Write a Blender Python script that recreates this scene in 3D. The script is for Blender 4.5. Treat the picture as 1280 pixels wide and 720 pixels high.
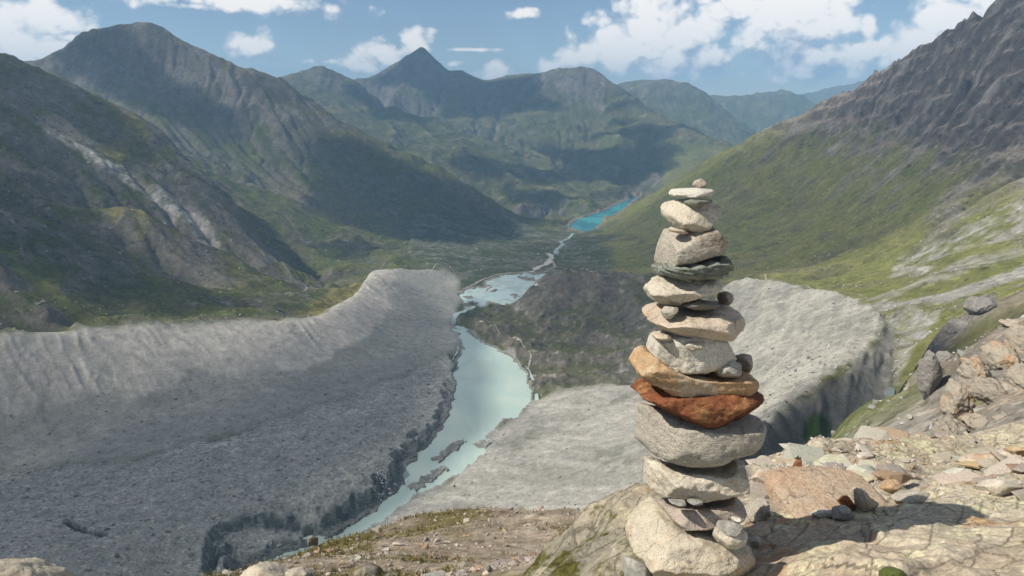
import bpy, bmesh, math, random
import numpy as np
from mathutils import Vector

for _o in list(bpy.data.objects):
    bpy.data.objects.remove(_o)
rad = math.radians
scene = bpy.context.scene
COL = scene.collection

# ------------------------------------------------------------------ camera
EYE = 1.6                                    # eye height above the ledge, metres
PITCH = rad(14.0)
FPX = 924.0                                  # focal length of a 26 mm equivalent lens, in pixels of a 1280 wide frame
cam_data = bpy.data.cameras.new('camera')
cam_data.sensor_width = 36.0
cam_data.lens = 36.0 * FPX / 1280.0
cam_data.clip_start = 0.05
cam_data.clip_end = 80000.0
cam = bpy.data.objects.new('camera', cam_data)
COL.objects.link(cam)
cam.location = (0, 0, EYE)
cam.rotation_euler = (rad(90) - PITCH, 0, 0)
scene.camera = cam

# ------------------------------------------------------------------ light
SUN_AZ = -103.0        # degrees from straight ahead, negative = left
SUN_EL = 46.0
SUN_DIR = Vector((math.sin(rad(SUN_AZ)) * math.cos(rad(SUN_EL)), math.cos(rad(SUN_AZ)) * math.cos(rad(SUN_EL)), math.sin(rad(SUN_EL))))
sun_data = bpy.data.lights.new('sun', 'SUN')
sun_data.energy = 5.0
sun_data.angle = rad(0.53)
sun_data.color = (1.0, 0.92, 0.79)
sun = bpy.data.objects.new('sun', sun_data)
COL.objects.link(sun)
sun.rotation_euler = (-SUN_DIR).to_track_quat('-Z', 'Y').to_euler()

scene.view_settings.view_transform = 'Standard'
scene.view_settings.look = 'None'
scene.view_settings.gamma = 1.0
scene.view_settings.use_curve_mapping = False
scene.view_settings.exposure = 0.36
scene.render.engine = 'CYCLES'
scene.cycles.use_denoising = True
scene.cycles.adaptive_threshold = 0.015
scene.cycles.max_bounces = 6
scene.cycles.diffuse_bounces = 2
scene.cycles.glossy_bounces = 2
scene.cycles.transmission_bounces = 2
scene.cycles.volume_bounces = 0
scene.cycles.transparent_max_bounces = 4

# ------------------------------------------------------------------ node helper
class NT:
    """small helper to write node trees as expressions"""
    def __init__(self, tree):
        self.t = tree; self.n = tree.nodes; self.l = tree.links
    def add(self, typ, ins=None, **props):
        nd = self.n.new(typ)
        for k, v in props.items():
            setattr(nd, k, v)
        for k, v in (ins or {}).items():
            self.put(nd.inputs[k], v)
        return nd
    def put(self, sock, v):
        if hasattr(v, 'is_output') or isinstance(v, bpy.types.NodeSocket):
            self.l.new(v, sock)
        elif isinstance(v, bpy.types.Node):
            self.l.new(v.outputs[0], sock)
        else:
            if sock.type == 'RGBA' and len(v) == 3:
                v = (*v, 1.0)
            sock.default_value = v
    def m(self, op, a, b=0.0, c=0.0, clamp=False):
        nd = self.n.new('ShaderNodeMath'); nd.operation = op; nd.use_clamp = clamp
        for s, v in zip(nd.inputs, (a, b, c)):
            self.put(s, v)
        return nd.outputs[0]
    def vm(self, op, a, b=None, scale=None):
        nd = self.n.new('ShaderNodeVectorMath'); nd.operation = op
        self.put(nd.inputs[0], a)
        if b is not None: self.put(nd.inputs[1], b)
        if scale is not None: self.put(nd.inputs['Scale'], scale)
        return nd.outputs['Value'] if op in ('LENGTH', 'DISTANCE', 'DOT_PRODUCT') else nd.outputs[0]
    def mix(self, fac, a, b, blend='MIX'):
        nd = self.n.new('ShaderNodeMix'); nd.data_type = 'RGBA'; nd.blend_type = blend
        self.put(nd.inputs[0], fac); self.put(nd.inputs[6], a); self.put(nd.inputs[7], b)
        return nd.outputs[2]
    def noise(self, vec, scale, detail=4, rough=0.55, dist=0.0, dims='3D'):
        nd = self.n.new('ShaderNodeTexNoise'); nd.noise_dimensions = dims
        self.put(nd.inputs['Vector'], vec); nd.inputs['Scale'].default_value = scale
        nd.inputs['Detail'].default_value = detail; nd.inputs['Roughness'].default_value = rough
        nd.inputs['Distortion'].default_value = dist
        return nd.outputs['Fac']
    def voro(self, vec, scale, feature='F1', out='Distance', detail=0.0, rand=1.0, smooth=None):
        nd = self.n.new('ShaderNodeTexVoronoi'); nd.feature = feature
        self.put(nd.inputs['Vector'], vec); nd.inputs['Scale'].default_value = scale
        if 'Detail' in nd.inputs: nd.inputs['Detail'].default_value = detail
        nd.inputs['Randomness'].default_value = rand
        if smooth is not None: nd.inputs['Smoothness'].default_value = smooth
        return nd.outputs[out]
    def ramp(self, fac, lo, hi, smooth=True):
        nd = self.n.new('ShaderNodeMapRange'); nd.interpolation_type = 'SMOOTHSTEP' if smooth else 'LINEAR'
        self.put(nd.inputs['Value'], fac)
        self.put(nd.inputs['From Min'], lo); self.put(nd.inputs['From Max'], hi)
        return nd.outputs['Result']

def new_mat(name):
    m = bpy.data.materials.new(name); m.use_nodes = True
    m.node_tree.nodes.clear()
    return m, NT(m.node_tree)

# ------------------------------------------------------------------ pixel of the photograph -> direction
def ray(u, v):
    """horizontal azimuth (radians, right positive) and slope dz/dr of the view ray"""
    u = np.asarray(u, float); v = np.asarray(v, float)
    dx = (u - 640.0) / FPX; dy = (360.0 - v) / FPX
    x = dx; y = math.cos(PITCH) + dy * math.sin(PITCH); z = -math.sin(PITCH) + dy * math.cos(PITCH)
    h = np.hypot(x, y)
    return np.arctan2(x, y), z / h
def at(u, v, r):
    """world point at horizontal distance r"""
    a, s = ray(u, v)
    return (float(r * np.sin(a)), float(r * np.cos(a)), float(EYE + s * r))
def atz(u, v, z):
    """world point where the ray reaches height z (relative to the eye)"""
    a, s = ray(u, v); r = z / s
    return (float(r * np.sin(a)), float(r * np.cos(a)), float(EYE + z))

# ------------------------------------------------------------------ sky
world = bpy.data.worlds.new('World'); scene.world = world; world.use_nodes = True
# cumulus seen in the photograph: centre pixel and half sizes (turned into azimuth / elevation)
CUMULUS = [(18,42,52,40),(62,60,30,12),(92,47,22,4),(8,18,40,24),(300,2,95,12),(372,5,48,13),(240,8,34,5),(311,60,27,20),(345,74,16,5),(396,76,26,4),(452,77,24,13),(487,68,22,13),(516,54,20,15),
    (590,62,42,3),(648,18,18,7),(622,88,24,10),(565,80,14,6),(690,82,26,11),(722,76,36,16),(770,62,46,26),(830,45,55,38),(880,28,70,44),(950,14,90,40),(1020,24,50,36),(880,76,90,22),(985,72,80,26),(1062,72,56,22),
    (1086,34,9,22),(1120,62,34,14),(1150,50,30,20),(1186,22,46,34),(1232,4,46,40),(1290,-20,60,50)]
def build_world():
    world.node_tree.nodes.clear()
    N = NT(world.node_tree)
    sky = N.add('ShaderNodeTexSky', sky_type='NISHITA', sun_disc=False)
    sky.sun_elevation = rad(SUN_EL); sky.sun_rotation = rad(SUN_AZ); sky.altitude = 2800
    sky.air_density = 1.0; sky.dust_density = 0.8; sky.ozone_density = 1.2
    d = N.vm('NORMALIZE', N.add('ShaderNodeTexCoord').outputs['Generated'])
    def cover(vec, small=True):
        """how deep inside a cumulus a direction lies: 1 in its heart, 0 at its outline, -1 in clear sky"""
        s = N.add('ShaderNodeSeparateXYZ', {0: vec})
        az = N.m('ARCTAN2', s.outputs[0], s.outputs[1]); el = N.m('ARCSINE', s.outputs[2])
        ae = N.add('ShaderNodeCombineXYZ', {0: az, 1: el}).outputs[0]
        m = None
        for u, v, ru, rv in CUMULUS:
            if not small and ru < 44: continue
            a, sl = ray(u, v)
            q = N.vm('MULTIPLY', N.vm('SUBTRACT', ae, (float(a), math.atan(float(sl)), 0)), (FPX / ru * 0.80, FPX / rv * 0.80, 0))
            b = N.m('SUBTRACT', 1.0, N.vm('LENGTH', q))
            m = b if m is None else N.m('MAXIMUM', m, b)
        # the same broken cumulus all round the sky
        g = N.noise(N.vm('MULTIPLY', vec, (1, 1, 2.2)), 3.1, 3, 0.5)
        away = N.ramp(N.m('ABSOLUTE', az), 0.62, 0.80)
        up = N.ramp(el, 0.20, 0.34)
        gen = N.m('SUBTRACT', N.m('MULTIPLY', N.m('SUBTRACT', g, 0.50), 7.0), N.m('MULTIPLY', N.m('SUBTRACT', 1.0, N.m('MAXIMUM', away, up)), 4.0))
        m = N.m('MAXIMUM', m, gen)
        return N.m('MINIMUM', N.m('MAXIMUM', m, -1.2), 0.85)
    def billow(vec):
        e = N.vm('MULTIPLY', vec, (1, 1, 1.3))
        a = N.noise(e, 9.0, 2, 0.5)
        b = N.voro(N.vm('ADD', e, N.vm('SCALE', N.add('ShaderNodeTexNoise', {'Vector': e, 'Scale': 30.0, 'Detail': 2.0}).outputs['Color'], scale=0.012)), 30.0, 'F1', 'Distance', 2.0)
        c = N.noise(e, 60.0, 6, 0.62)
        return N.m('ADD', N.m('ADD', N.m('MULTIPLY', N.m('SUBTRACT', a, 0.5), 1.8), N.m('MULTIPLY', N.m('SUBTRACT', 0.40, b), 0.85)), N.m('MULTIPLY', N.m('SUBTRACT', c, 0.5), 0.8))
    def dens(vec, c):
        return N.m('ADD', N.m('ADD', c, 0.44), billow(vec))
    sd = SUN_DIR
    c0 = cover(d)
    p1 = N.vm('NORMALIZE', N.vm('ADD', d, (sd.x * 0.014, sd.y * 0.014, sd.z * 0.022)))
    p2 = N.vm('NORMALIZE', N.vm('ADD', d, (sd.x * 0.035, sd.y * 0.035, 0.065)))
    D0 = dens(d, c0)
    D1 = dens(p1, c0)
    c2 = cover(p2, False)
    alpha = N.ramp(D0, -0.02, 0.62)
    lit = N.m('ADD', N.m('MULTIPLY', N.m('SUBTRACT', D0, D1), 1.7), N.m('MULTIPLY', N.m('SUBTRACT', c0, c2), 1.35))
    thick = N.ramp(D0, 0.25, 1.3)
    lit = N.m('SUBTRACT', N.m('ADD', 0.55, lit), N.m('MULTIPLY', thick, 0.30), clamp=True)
    ccol = N.mix(lit, (.33, .40, .52), (1.0, .95, .89))
    bgs = N.add('ShaderNodeBackground', {'Color': sky, 'Strength': 0.078})
    bgc = N.add('ShaderNodeBackground', {'Color': ccol, 'Strength': 1.0})
    mx = N.add('ShaderNodeMixShader', {0: N.m('MULTIPLY', alpha, 0.96), 1: bgs, 2: bgc})
    N.add('ShaderNodeOutputWorld', {'Surface': mx})
build_world()

# ------------------------------------------------------------------ numpy noise
def _hash(ix, iy, seed):
    h = (ix.astype(np.int64) * 374761393 + iy.astype(np.int64) * 668265263 + seed * 1442695041) & 0xFFFFFFFF
    h = ((h ^ (h >> 13)) * 1274126177) & 0xFFFFFFFF
    return (h ^ (h >> 16)) & 0xFFFFFFFF
_GA = np.linspace(0, 2 * np.pi, 256, endpoint=False)
_GX, _GY = np.cos(_GA).astype(np.float32), np.sin(_GA).astype(np.float32)
def pnoise(x, y, seed=0):
    """gradient noise, about -0.7..0.7"""
    fx = np.floor(x); fy = np.floor(y)
    ix = fx.astype(np.int64); iy = fy.astype(np.int64)
    dx = (x - fx).astype(np.float32); dy = (y - fy).astype(np.float32)
    sx = dx * dx * dx * (dx * (dx * 6 - 15) + 10); sy = dy * dy * dy * (dy * (dy * 6 - 15) + 10)
    def g(ox, oy):
        k = _hash(ix + ox, iy + oy, seed) & 255
        return _GX[k] * (dx - ox) + _GY[k] * (dy - oy)
    a = g(0, 0); b = g(1, 0); c = g(0, 1); d = g(1, 1)
    return a + sx * (b - a) + sy * (c - a) + sx * sy * (a - b - c + d)
def fbm(x, y, wl, octs, seed=0, gain=0.5):
    s = np.zeros(np.shape(x), np.float32); a = 1.0
    for o in range(octs):
        s += a * pnoise(x / wl + 17.3 * o, y / wl - 9.1 * o, seed + o); wl *= 0.5; a *= gain
    return s
def ridged(x, y, wl, octs, seed=0, gain=0.5):
    s = np.zeros(np.shape(x), np.float32); a = 1.0; w = 1.0
    for o in range(octs):
        n = 1.0 - np.abs(pnoise(x / wl + 31.7 * o, y / wl + 5.3 * o, seed + o)) * 2.0
        n = n * n * w
        s += a * (n - 0.45); w = np.clip(n * 1.6, 0, 1); wl *= 0.5; a *= gain
    return s
def sstep(a, b, x):
    t = np.clip((x - a) / (b - a), 0, 1); return t * t * (3 - 2 * t)
def inpoly(px, py, poly):
    poly = np.asarray(poly, float); x0, y0 = poly[:, 0], poly[:, 1]
    x1, y1 = np.roll(x0, -1), np.roll(y0, -1)
    ins = np.zeros(np.shape(px), bool)
    bb = (px >= x0.min()) & (px <= x0.max()) & (py >= y0.min()) & (py <= y0.max())
    qx = px[bb]; qy = py[bb]; r = np.zeros(qx.shape, bool)
    for a, b, c, d in zip(x0, y0, x1, y1):
        if b == d: continue
        cr = ((b > qy) != (d > qy)) & (qx < (c - a) * (qy - b) / (d - b) + a)
        r ^= cr
    ins[bb] = r
    return ins

# ------------------------------------------------------------------ mesh helpers
def mesh_np(name, verts, faces, smooth=True):
    """faces: (n,3) or (n,4) int array"""
    verts = np.ascontiguousarray(verts, np.float32); faces = np.ascontiguousarray(faces, np.int32)
    me = bpy.data.meshes.new(name)
    nf, k = faces.shape
    me.vertices.add(len(verts)); me.vertices.foreach_set('co', verts.ravel())
    me.loops.add(nf * k); me.loops.foreach_set('vertex_index', faces.ravel())
    me.polygons.add(nf)
    me.polygons.foreach_set('loop_start', np.arange(0, nf * k, k, dtype=np.int32))
    me.polygons.foreach_set('use_smooth', np.full(nf, bool(smooth)))
    me.update(calc_edges=True)
    return me
def vcol(me, name, rgb):
    a = me.color_attributes.new(name, 'FLOAT_COLOR', 'POINT')
    c = np.ones((len(me.vertices), 4), np.float32); c[:, :3] = rgb
    a.data.foreach_set('color', c.ravel())
def vfloat(me, name, val):
    a = me.attributes.new(name, 'FLOAT', 'POINT')
    a.data.foreach_set('value', np.ascontiguousarray(val, np.float32))
def link(name, me, mat=None, parent=None, loc=None, **props):
    o = bpy.data.objects.new(name, me); COL.objects.link(o)
    if mat is not None: me.materials.append(mat)
    if parent is not None: o.parent = parent
    if loc is not None: o.location = loc
    for k, v in props.items(): o[k] = v
    return o

# ================================================================== TERRAIN
# Control points of the valley (surveyed along its ridges, crests, shores and breaks of slope).
CP = []
def _dens(pts, step):
    """densify a world polyline"""
    out = [pts[0]]
    for a, b in zip(pts[:-1], pts[1:]):
        a = np.array(a); b = np.array(b)
        n = max(1, int(np.ceil(np.linalg.norm((b - a)[:2]) / step)))
        for i in range(1, n + 1): out.append(tuple(a + (b - a) * i / n))
    return out
def LR(pts, step=150, drop=0.0, back=0.0):
    """polyline given as (u, v, distance); optional drop behind the crest"""
    w = _dens([at(*p) for p in pts], step); CP.extend(w)
    if drop:
        for x, y, z in w:
            r = math.hypot(x, y); k = (r + back) / r
            CP.append((x * k, y * k, z - drop))
    return w
def LZ(pts, step=60, drop=0.0, back=0.0):
    w = _dens([atz(*p) for p in pts], step); CP.extend(w)
    if drop:
        for x, y, z in w:
            r = math.hypot(x, y); k = (r + back) / r
            CP.append((x * k, y * k, z - drop))
    return w

# -- shores: lake -440, pool -448, reservoir -550 (relative to the eye)
LAKE_E = [(583,413),(607,432),(638,445),(654,464),(662,482),(664,500),(652,516),(633,529),(617,537),(604,547),(617,553),(606,566),(591,580),(572,592),(552,603),(530,613),(508,624),(491,640),(473,652),(457,661),(434,670),(398,685),(330,715)]
LAKE_W = [(565,411),(578,424),(580,437),(567,464),(567,495),(554,532),(538,553),(516,570),(507,582),(506,600),(495,615),(483,626),(465,641),(443,653),(415,666),(387,678),(300,712)]
POOL = [(575,371),(585,361),(602,355),(622,347),(644,342),(680,343),(716,347),(700,349),(686,350),(676,357),(664,369),(650,377),(634,382),(622,378),(610,377),(600,383),(588,387),(580,380)]
RESV = [(713,284),(724,287),(733,289),(742,287),(750,281),(754,274),(766,268),(776,263),(785,254),(800,243),(790,247),(763,260),(743,268),(728,272),(718,277)]
def shore(pts, z, out):
    for u, v in pts: CP.append(atz(u, v, z))
LZ([(u, v, -439.0) for u, v in LAKE_E], 45)
LZ([(u, v, -438.5) for u, v in LAKE_W], 45)
LZ([(u, v, -447.0) for u, v in POOL + POOL[:1]], 60)
LZ([(u, v, -548.5) for u, v in RESV + RESV[:1]], 120)
# lake floors
LZ([(585,425,-443),(610,450,-447),(620,490,-447),(595,530,-446),(560,570,-444),(520,605,-443),(450,655,-443),(360,697,-443)], 70)
LZ([(600,370,-450.5),(640,358,-450.5),(680,346,-450.5)], 70)
LZ([(735,280,-556),(760,268,-556),(785,252,-556)], 120)
# outlet stream lake -> pool and the flood plain down to the reservoir
LZ([(574,400,-441),(570,390,-443),(585,386,-445)], 50)
LZ([(560,352,-444),(600,342,-447),(650,335,-450),(690,330,-458),(698,310,-494),(712,297,-522),(716,291,-543)], 90)
LZ([(740,335,-452),(760,345,-446)], 90)
# -- left lateral moraine
LZ([(0,412,-290),(80,408,-305),(160,405,-320),(270,403,-345),(350,398,-358),(400,390,-370),(440,366,-375),(462,337,-375)], 35, 22, 60)
LZ([(462,337,-375),(500,335,-398),(540,333,-418),(572,343,-440)], 50)
LZ([(0,545,-400),(150,520,-402),(260,480,-398),(380,450,-405),(460,410,-408),(500,370,-410)], 60)
LZ([(0,590,-408),(150,575,-412),(300,540,-418),(420,500,-428),(500,470,-434),(555,430,-437)], 80)
CP += [(-760, 760, -270 + EYE), (-800, 560, -250 + EYE), (-830, 300, -225 + EYE), (-620, 640, -385 + EYE), (-640, 420, -370 + EYE), (-650, 200, -350 + EYE)]
CP += [(-900, 760, -285 + EYE), (-950, 560, -262 + EYE), (-990, 300, -240 + EYE)]
# -- debris covered glacier tongue with ice cliffs along the river
LZ([(0,719,-385),(60,700,-390),(150,690,-398)], 70)
LZ([(20,650,-396),(160,630,-405),(300,600,-414),(420,560,-421),(500,530,-425)], 80)
LZ([(200,716,-412),(262,676,-416),(275,652,-417),(330,640,-417),(395,632,-418),(440,612,-419),(470,590,-420),(505,566,-421),(540,540,-424)], 30)
LZ([(285,690,-431),(310,668,-431),(350,655,-431),(395,652,-433)], 30)
CP += [(-300, 420, -405 + EYE), (-420, 300, -385 + EYE), (-180, 500, -425 + EYE)]
# -- pale drift plain right of the river
LZ([(500,660,-437),(560,640,-430),(620,640,-422),(700,640,-408),(780,620,-395)], 60)
LZ([(600,590,-432),(680,570,-424),(760,560,-408)], 60)
LZ([(670,520,-436),(720,510,-425),(790,520,-405)], 60)
LZ([(690,490,-430),(780,480,-414),(850,480,-395)], 60)
# -- rocky hill between lake and right moraine
LR([(650,378,1640),(660,358,1640),(676,346,1630),(704,343,1610),(735,347,1600),(770,350,1600),(800,350,1600)], 50, 16, 110)
LR([(650,392,1570),(676,372,1580),(710,372,1560),(750,380,1530)], 60)
LR([(640,395,1530),(690,400,1480),(760,400,1450),(820,400,1420)], 80)
LZ([(600,402,-436),(625,420,-433),(650,440,-432),(672,465,-432)], 60)
LZ([(700,440,-425),(760,440,-418),(820,440,-405)], 80)
# -- right lateral moraine
LZ([(935,344,-332),(1000,354,-305),(1050,363,-285),(1090,380,-262),(1106,405,-250),(1098,426,-243),(1078,440,-238),(1055,466,-233),(1000,490,-226),(955,520,-218),(900,560,-208),(850,600,-195)], 30)
LZ([(1112,402,-262),(1118,440,-262),(1112,494,-264),(1095,530,-266),(1050,560,-268),(990,600,-262),(930,640,-250)], 40)
LZ([(1000,395,-310),(960,420,-335),(900,440,-372),(850,455,-396)], 60)
LZ([(1050,420,-275),(1000,455,-295),(960,470,-322),(900,490,-360),(840,520,-390)], 60)
LZ([(930,545,-240),(890,580,-290),(830,600,-345)], 60)
LR([(870,350,1560),(900,345,1560)], 60)
# -- right mountain
LR([(752,280,3380),(790,255,3500),(830,235,3450),(880,203,3350),(900,190,3300),(960,160,3200),(1000,140,3100),(1050,115,3000),(1100,85,2900),(1130,70,2850),(1180,40,2750),(1240,0,2650),(1300,-40,2550),(1400,-80,2450)], 110, 260, 420)
for p in [(1280,330,1100),(1280,230,1500),(1280,130,1800),(1280,30,2200),(1000,330,1650),(1000,290,2100),(1000,260,2350),(900,270,2500),(900,230,2900),(820,300,2400),(760,300,2700),(750,325,2250),(850,330,1900),(900,338,1700),(1100,200,2300),(1100,130,2650),(1200,100,2350),(1200,200,1900),(1000,200,2700),(1100,260,1900),(1200,260,1550),(1200,330,1150),(1200,390,850),(1130,350,1250),(1150,420,800),(1120,380,1000),(1050,340,1450),(960,335,1600),(1060,160,2700),(830,270,2900),(780,285,3000)]:
    CP.append(at(*p))
# lower right, our own hillside
for p in [(1100,540,300),(1060,565,280),(1170,500,350),(1165,455,450),(1180,400,600),(1260,400,420),(1290,350,600),(1280,400,130),(1230,440,100),(1175,545,50),(1280,480,50),(1290,420,90),(1220,520,45),(1150,560,60),(1280,540,16)]:
    CP.append(at(*p))
# -- left mountain
LR([(0,62,2600),(50,84,2650),(110,115,2700),(160,138,2600),(204,158,2500),(220,178,2400),(267,218,2200),(311,262,2050),(350,320,1900),(378,350,1760)], 110, 70, 230)
for p in [(100,250,1900),(100,330,1500),(0,330,1350),(0,250,1600),(0,150,2100),(160,262,1800),(200,275,1740),(200,330,1600),(280,340,1600),(140,180,2250),(60,180,2050),(180,200,2200),(240,290,1850)]:
    CP.append(at(*p))
LZ([(0,372,-280),(60,385,-292),(120,396,-310),(250,396,-345),(330,388,-362),(400,372,-384),(430,352,-392)], 70)
# out of frame to the left: the slope goes on and rises to a crest
CP += [(-1150, 760, -190 + EYE), (-1250, 400, -150 + EYE), (-1300, 100, -120 + EYE), (-1900, 1000, 130 + EYE), (-1800, 600, 190 + EYE), (-1800, 200, 230 + EYE), (-2300, 900, 300 + EYE), (-2300, 300, 350 + EYE), (-2200, 1600, 190 + EYE), (-2900, 2000, 200 + EYE), (-3300, 600, 200 + EYE)]
# -- big peak, its spur and the side valley before it
LR([(-60,80,4400),(0,76,4400),(48,77,4300),(75,58,4250),(100,40,4200),(125,32,4150),(145,28,4100),(165,33,4070),(185,27,4050),(203,37,4030),(225,49,4000),(250,54,4000),(300,83,3950),(335,88,3950),(363,104,3950),(397,126,3920),(446,160,3800),(495,182,3700),(543,204,3600),(592,231,3520),(640,263,3430),(689,284,3330)], 130, 240, 420)
for p in [(400,240,3000),(330,200,3300),(450,300,2500),(550,290,2800),(600,310,2500),(500,310,2350),(420,330,2100),(250,130,3700),(200,100,3900),(300,150,3550),(520,250,3100),(150,100,3950),(100,90,4100),(620,285,3150),(360,280,2500),(460,250,3050),(560,320,2150),(480,320,2100),(655,300,2850),(600,330,2150),(240,180,3350),(290,220,3000)]:
    CP.append(at(*p))
# -- middle distance: side peak, pyramid, flat-topped mountain
LR([(363,92,6600),(385,85,6550),(402,78,6500),(420,86,6500),(440,95,6500),(470,118,6200),(505,140,5900)], 200, 250, 600)
LR([(440,97,7300),(455,98,7300),(470,92,7500),(490,80,7600),(510,68,7650),(528,50,7700),(545,70,7700),(560,88,7600),(575,85,7500),(590,95,7500),(607,102,7500),(628,97,7900),(645,93,7500),(680,88,7200),(705,82,6900),(730,80,6750),(745,82,6700),(757,93,6700),(777,104,6600),(795,122,6400),(812,131,6200),(840,143,5950),(875,160,5700),(905,176,5400),(925,186,5200)], 180, 300, 600)
for p in [(700,190,5500),(650,180,5600),(800,180,5300),(620,150,6300),(560,150,6000),(480,135,6000),(540,112,7000),(505,105,7100),(600,185,5000),(650,225,4500),(780,225,4500),(740,245,3980),(800,240,4150),(690,262,3680),(650,245,3900),(840,215,4700),(870,200,5000),(760,160,5900),(720,150,6100),(735,118,6500),(690,120,6500),(580,205,4500),(540,180,5000),(500,165,5200),(590,130,6700),(820,160,5700),(640,120,7000),(440,140,5500)]:
    CP.append(at(*p))
LR([(528,52,7690),(518,82,7350),(503,104,7000),(480,122,6600),(470,140,6100)], 160)
LR([(546,73,7650),(556,98,7300),(580,116,6950),(604,140,6400),(632,168,5800),(655,196,5200)], 160)
LR([(535,95,7350),(548,125,6800),(570,150,6250),(600,172,5600)], 160)
LR([(705,83,6880),(690,105,6700),(680,130,6350),(690,160,5900)], 160)
LR([(733,96,6650),(742,125,6450),(752,140,6200)], 120)
LR([(777,105,6590),(772,125,6350),(780,150,6000),(790,180,5500),(800,205,5000)], 160)
LR([(812,132,6190),(800,150,5950),(770,175,5500)], 160)
LR([(402,79,6490),(395,105,6200),(410,125,5900)], 160)
LR([(420,92,6420),(436,120,6050),(455,140,5700)], 160)
LR([(770,106,8600),(785,102,8600),(810,100,8500),(840,102,8500),(865,105,8400),(885,116,8300),(910,137,8000),(935,157,7800),(960,170,7600)], 250, 350, 700)
LR([(870,120,11200),(890,117,11000),(920,117,11000),(950,115,11000),(980,110,11000),(995,117,11000),(1002,113,11000),(1015,127,10800),(1040,140,10500)], 300, 450, 900)
LR([(990,122,15500),(1010,119,15500),(1040,111,15500),(1080,100,15500),(1120,95,15500)], 500, 500, 900)
for a in (-60, -45, -32, -20, -8, 5, 20, 35, 50):
    for r in (12500, 16800):
        if r == 12500 and 10 < a < 30: continue
        CP.append((r * math.sin(rad(a)), r * math.cos(rad(a)), -500.0))
CP += [(-6000, 3500, -100), (-8000, 2000, -100), (3600, 2400, -150), (5000, 4000, -300), (3500, 1000, 100), (2500, 500, 150), (6500, 6500, -400), (4200, 7000, -400), (2300, 1500, 240), (1900, 900, 80), (1200, 700, -60), (900, 300, 0)]
# -- near hillside falling away below the ledge
for p in [(240,720,17),(330,696,22),(400,676,25),(450,720,15),(520,651,29),(560,690,20),(600,720,14),(620,641,32),(660,690,18),(720,640,32),(700,680,19),(330,719,16),(500,690,20),(780,640,26)]:
    CP.append(at(*p))
for az, tab in ((-60, ((30,-26),(90,-78),(260,-215),(480,-360))), (-30, ((36,-30),(90,-80),(260,-225),(430,-370))), (-15, ((42,-33),(90,-82),(250,-220),(480,-395))), (0, ((46,-33),(100,-84),(260,-205),(480,-372))), (10, ((46,-33),(100,-78),(260,-185),(420,-300))), (18, ((40,-26),(100,-66),(240,-140),(380,-200))), (25, ((35,-19),(100,-43),(220,-98)))):
    for r, z in tab: CP.append((r * math.sin(rad(az)), r * math.cos(rad(az)), z + EYE))
for az in (-50, -20, 5, 15, 22, 30, 40, 60):
    CP.append((7 * math.sin(rad(az)), 7 * math.cos(rad(az)), (-5.2 if az < 10 else -4.0) + EYE))
    CP.append((3 * math.sin(rad(az)), 3 * math.cos(rad(az)), -3.0 + EYE))
CP += [(-20, 0, -6), (-60, 0, -20), (40, 0, -4), (120, 60, -10), (-300, 0, -190), (-500, 0, -340), (-800, 0, -230), (400, 100, 20)]

CPA = np.array(CP, float)
_d = np.hypot(CPA[:, None, 0] - CPA[None, :, 0], CPA[:, None, 1] - CPA[None, :, 1])
_tol = np.maximum(0.6, np.hypot(CPA[:, 0], CPA[:, 1]) * 0.004)
CPA = CPA[~(np.tril(_d < _tol[:, None], -1).any(1))]
def _solve(P):
    n = len(P); X = P[:, :2] / 1000.0
    r = np.sqrt(((X[:, None] - X[None]) ** 2).sum(-1))
    A = np.zeros((n + 3, n + 3)); A[:n, :n] = -r
    A[np.arange(n), np.arange(n)] += 0.000012 * np.hypot(X[:, 0], X[:, 1]) + 1e-6
    A[:n, n] = 1; A[:n, n + 1:] = X; A[n, :n] = 1; A[n + 1:, :n] = X.T
    b = np.zeros(n + 3); b[:n] = P[:, 2]
    return np.linalg.solve(A, b)
_w = _solve(CPA)
def rbf(x, y):
    X = (CPA[:, 0] / 1000).astype(np.float32); Y = (CPA[:, 1] / 1000).astype(np.float32)
    n = len(X); w = _w[:n].astype(np.float32)
    x = np.asarray(x, np.float32).ravel() / 1000; y = np.asarray(y, np.float32).ravel() / 1000
    out = np.empty(len(x), np.float64)
    for i in range(0, len(x), 20000):
        a = x[i:i + 20000, None]; b = y[i:i + 20000, None]
        out[i:i + 20000] = -(np.sqrt((a - X) ** 2 + (b - Y) ** 2) @ w)
    return out + _w[n] + _w[n + 1] * x + _w[n + 2] * y

# polar survey grid: columns of equal azimuth, rows of growing distance
_azs = np.concatenate([np.linspace(-88, -39.5, 60), np.arange(-39, 39.01, 0.095), np.linspace(39.6, 62, 26)])
AZ = np.radians(_azs)
def _rows(*seg):
    out = []
    for a, b, k in seg:
        n = int(math.log(b / a) / k); out += list(a * (b / a) ** (np.arange(n) / n))
    out.append(seg[-1][1]); return np.array(out)
RR = _rows((6, 60, 0.025), (60, 380, 0.019), (380, 900, 0.0045), (900, 2200, 0.005), (2200, 4500, 0.0055), (4500, 9000, 0.009), (9000, 17000, 0.016))
NEAR_ROW = int(np.argmin(np.abs(RR - 60)))
NA, NR = len(AZ), len(RR)
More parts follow.
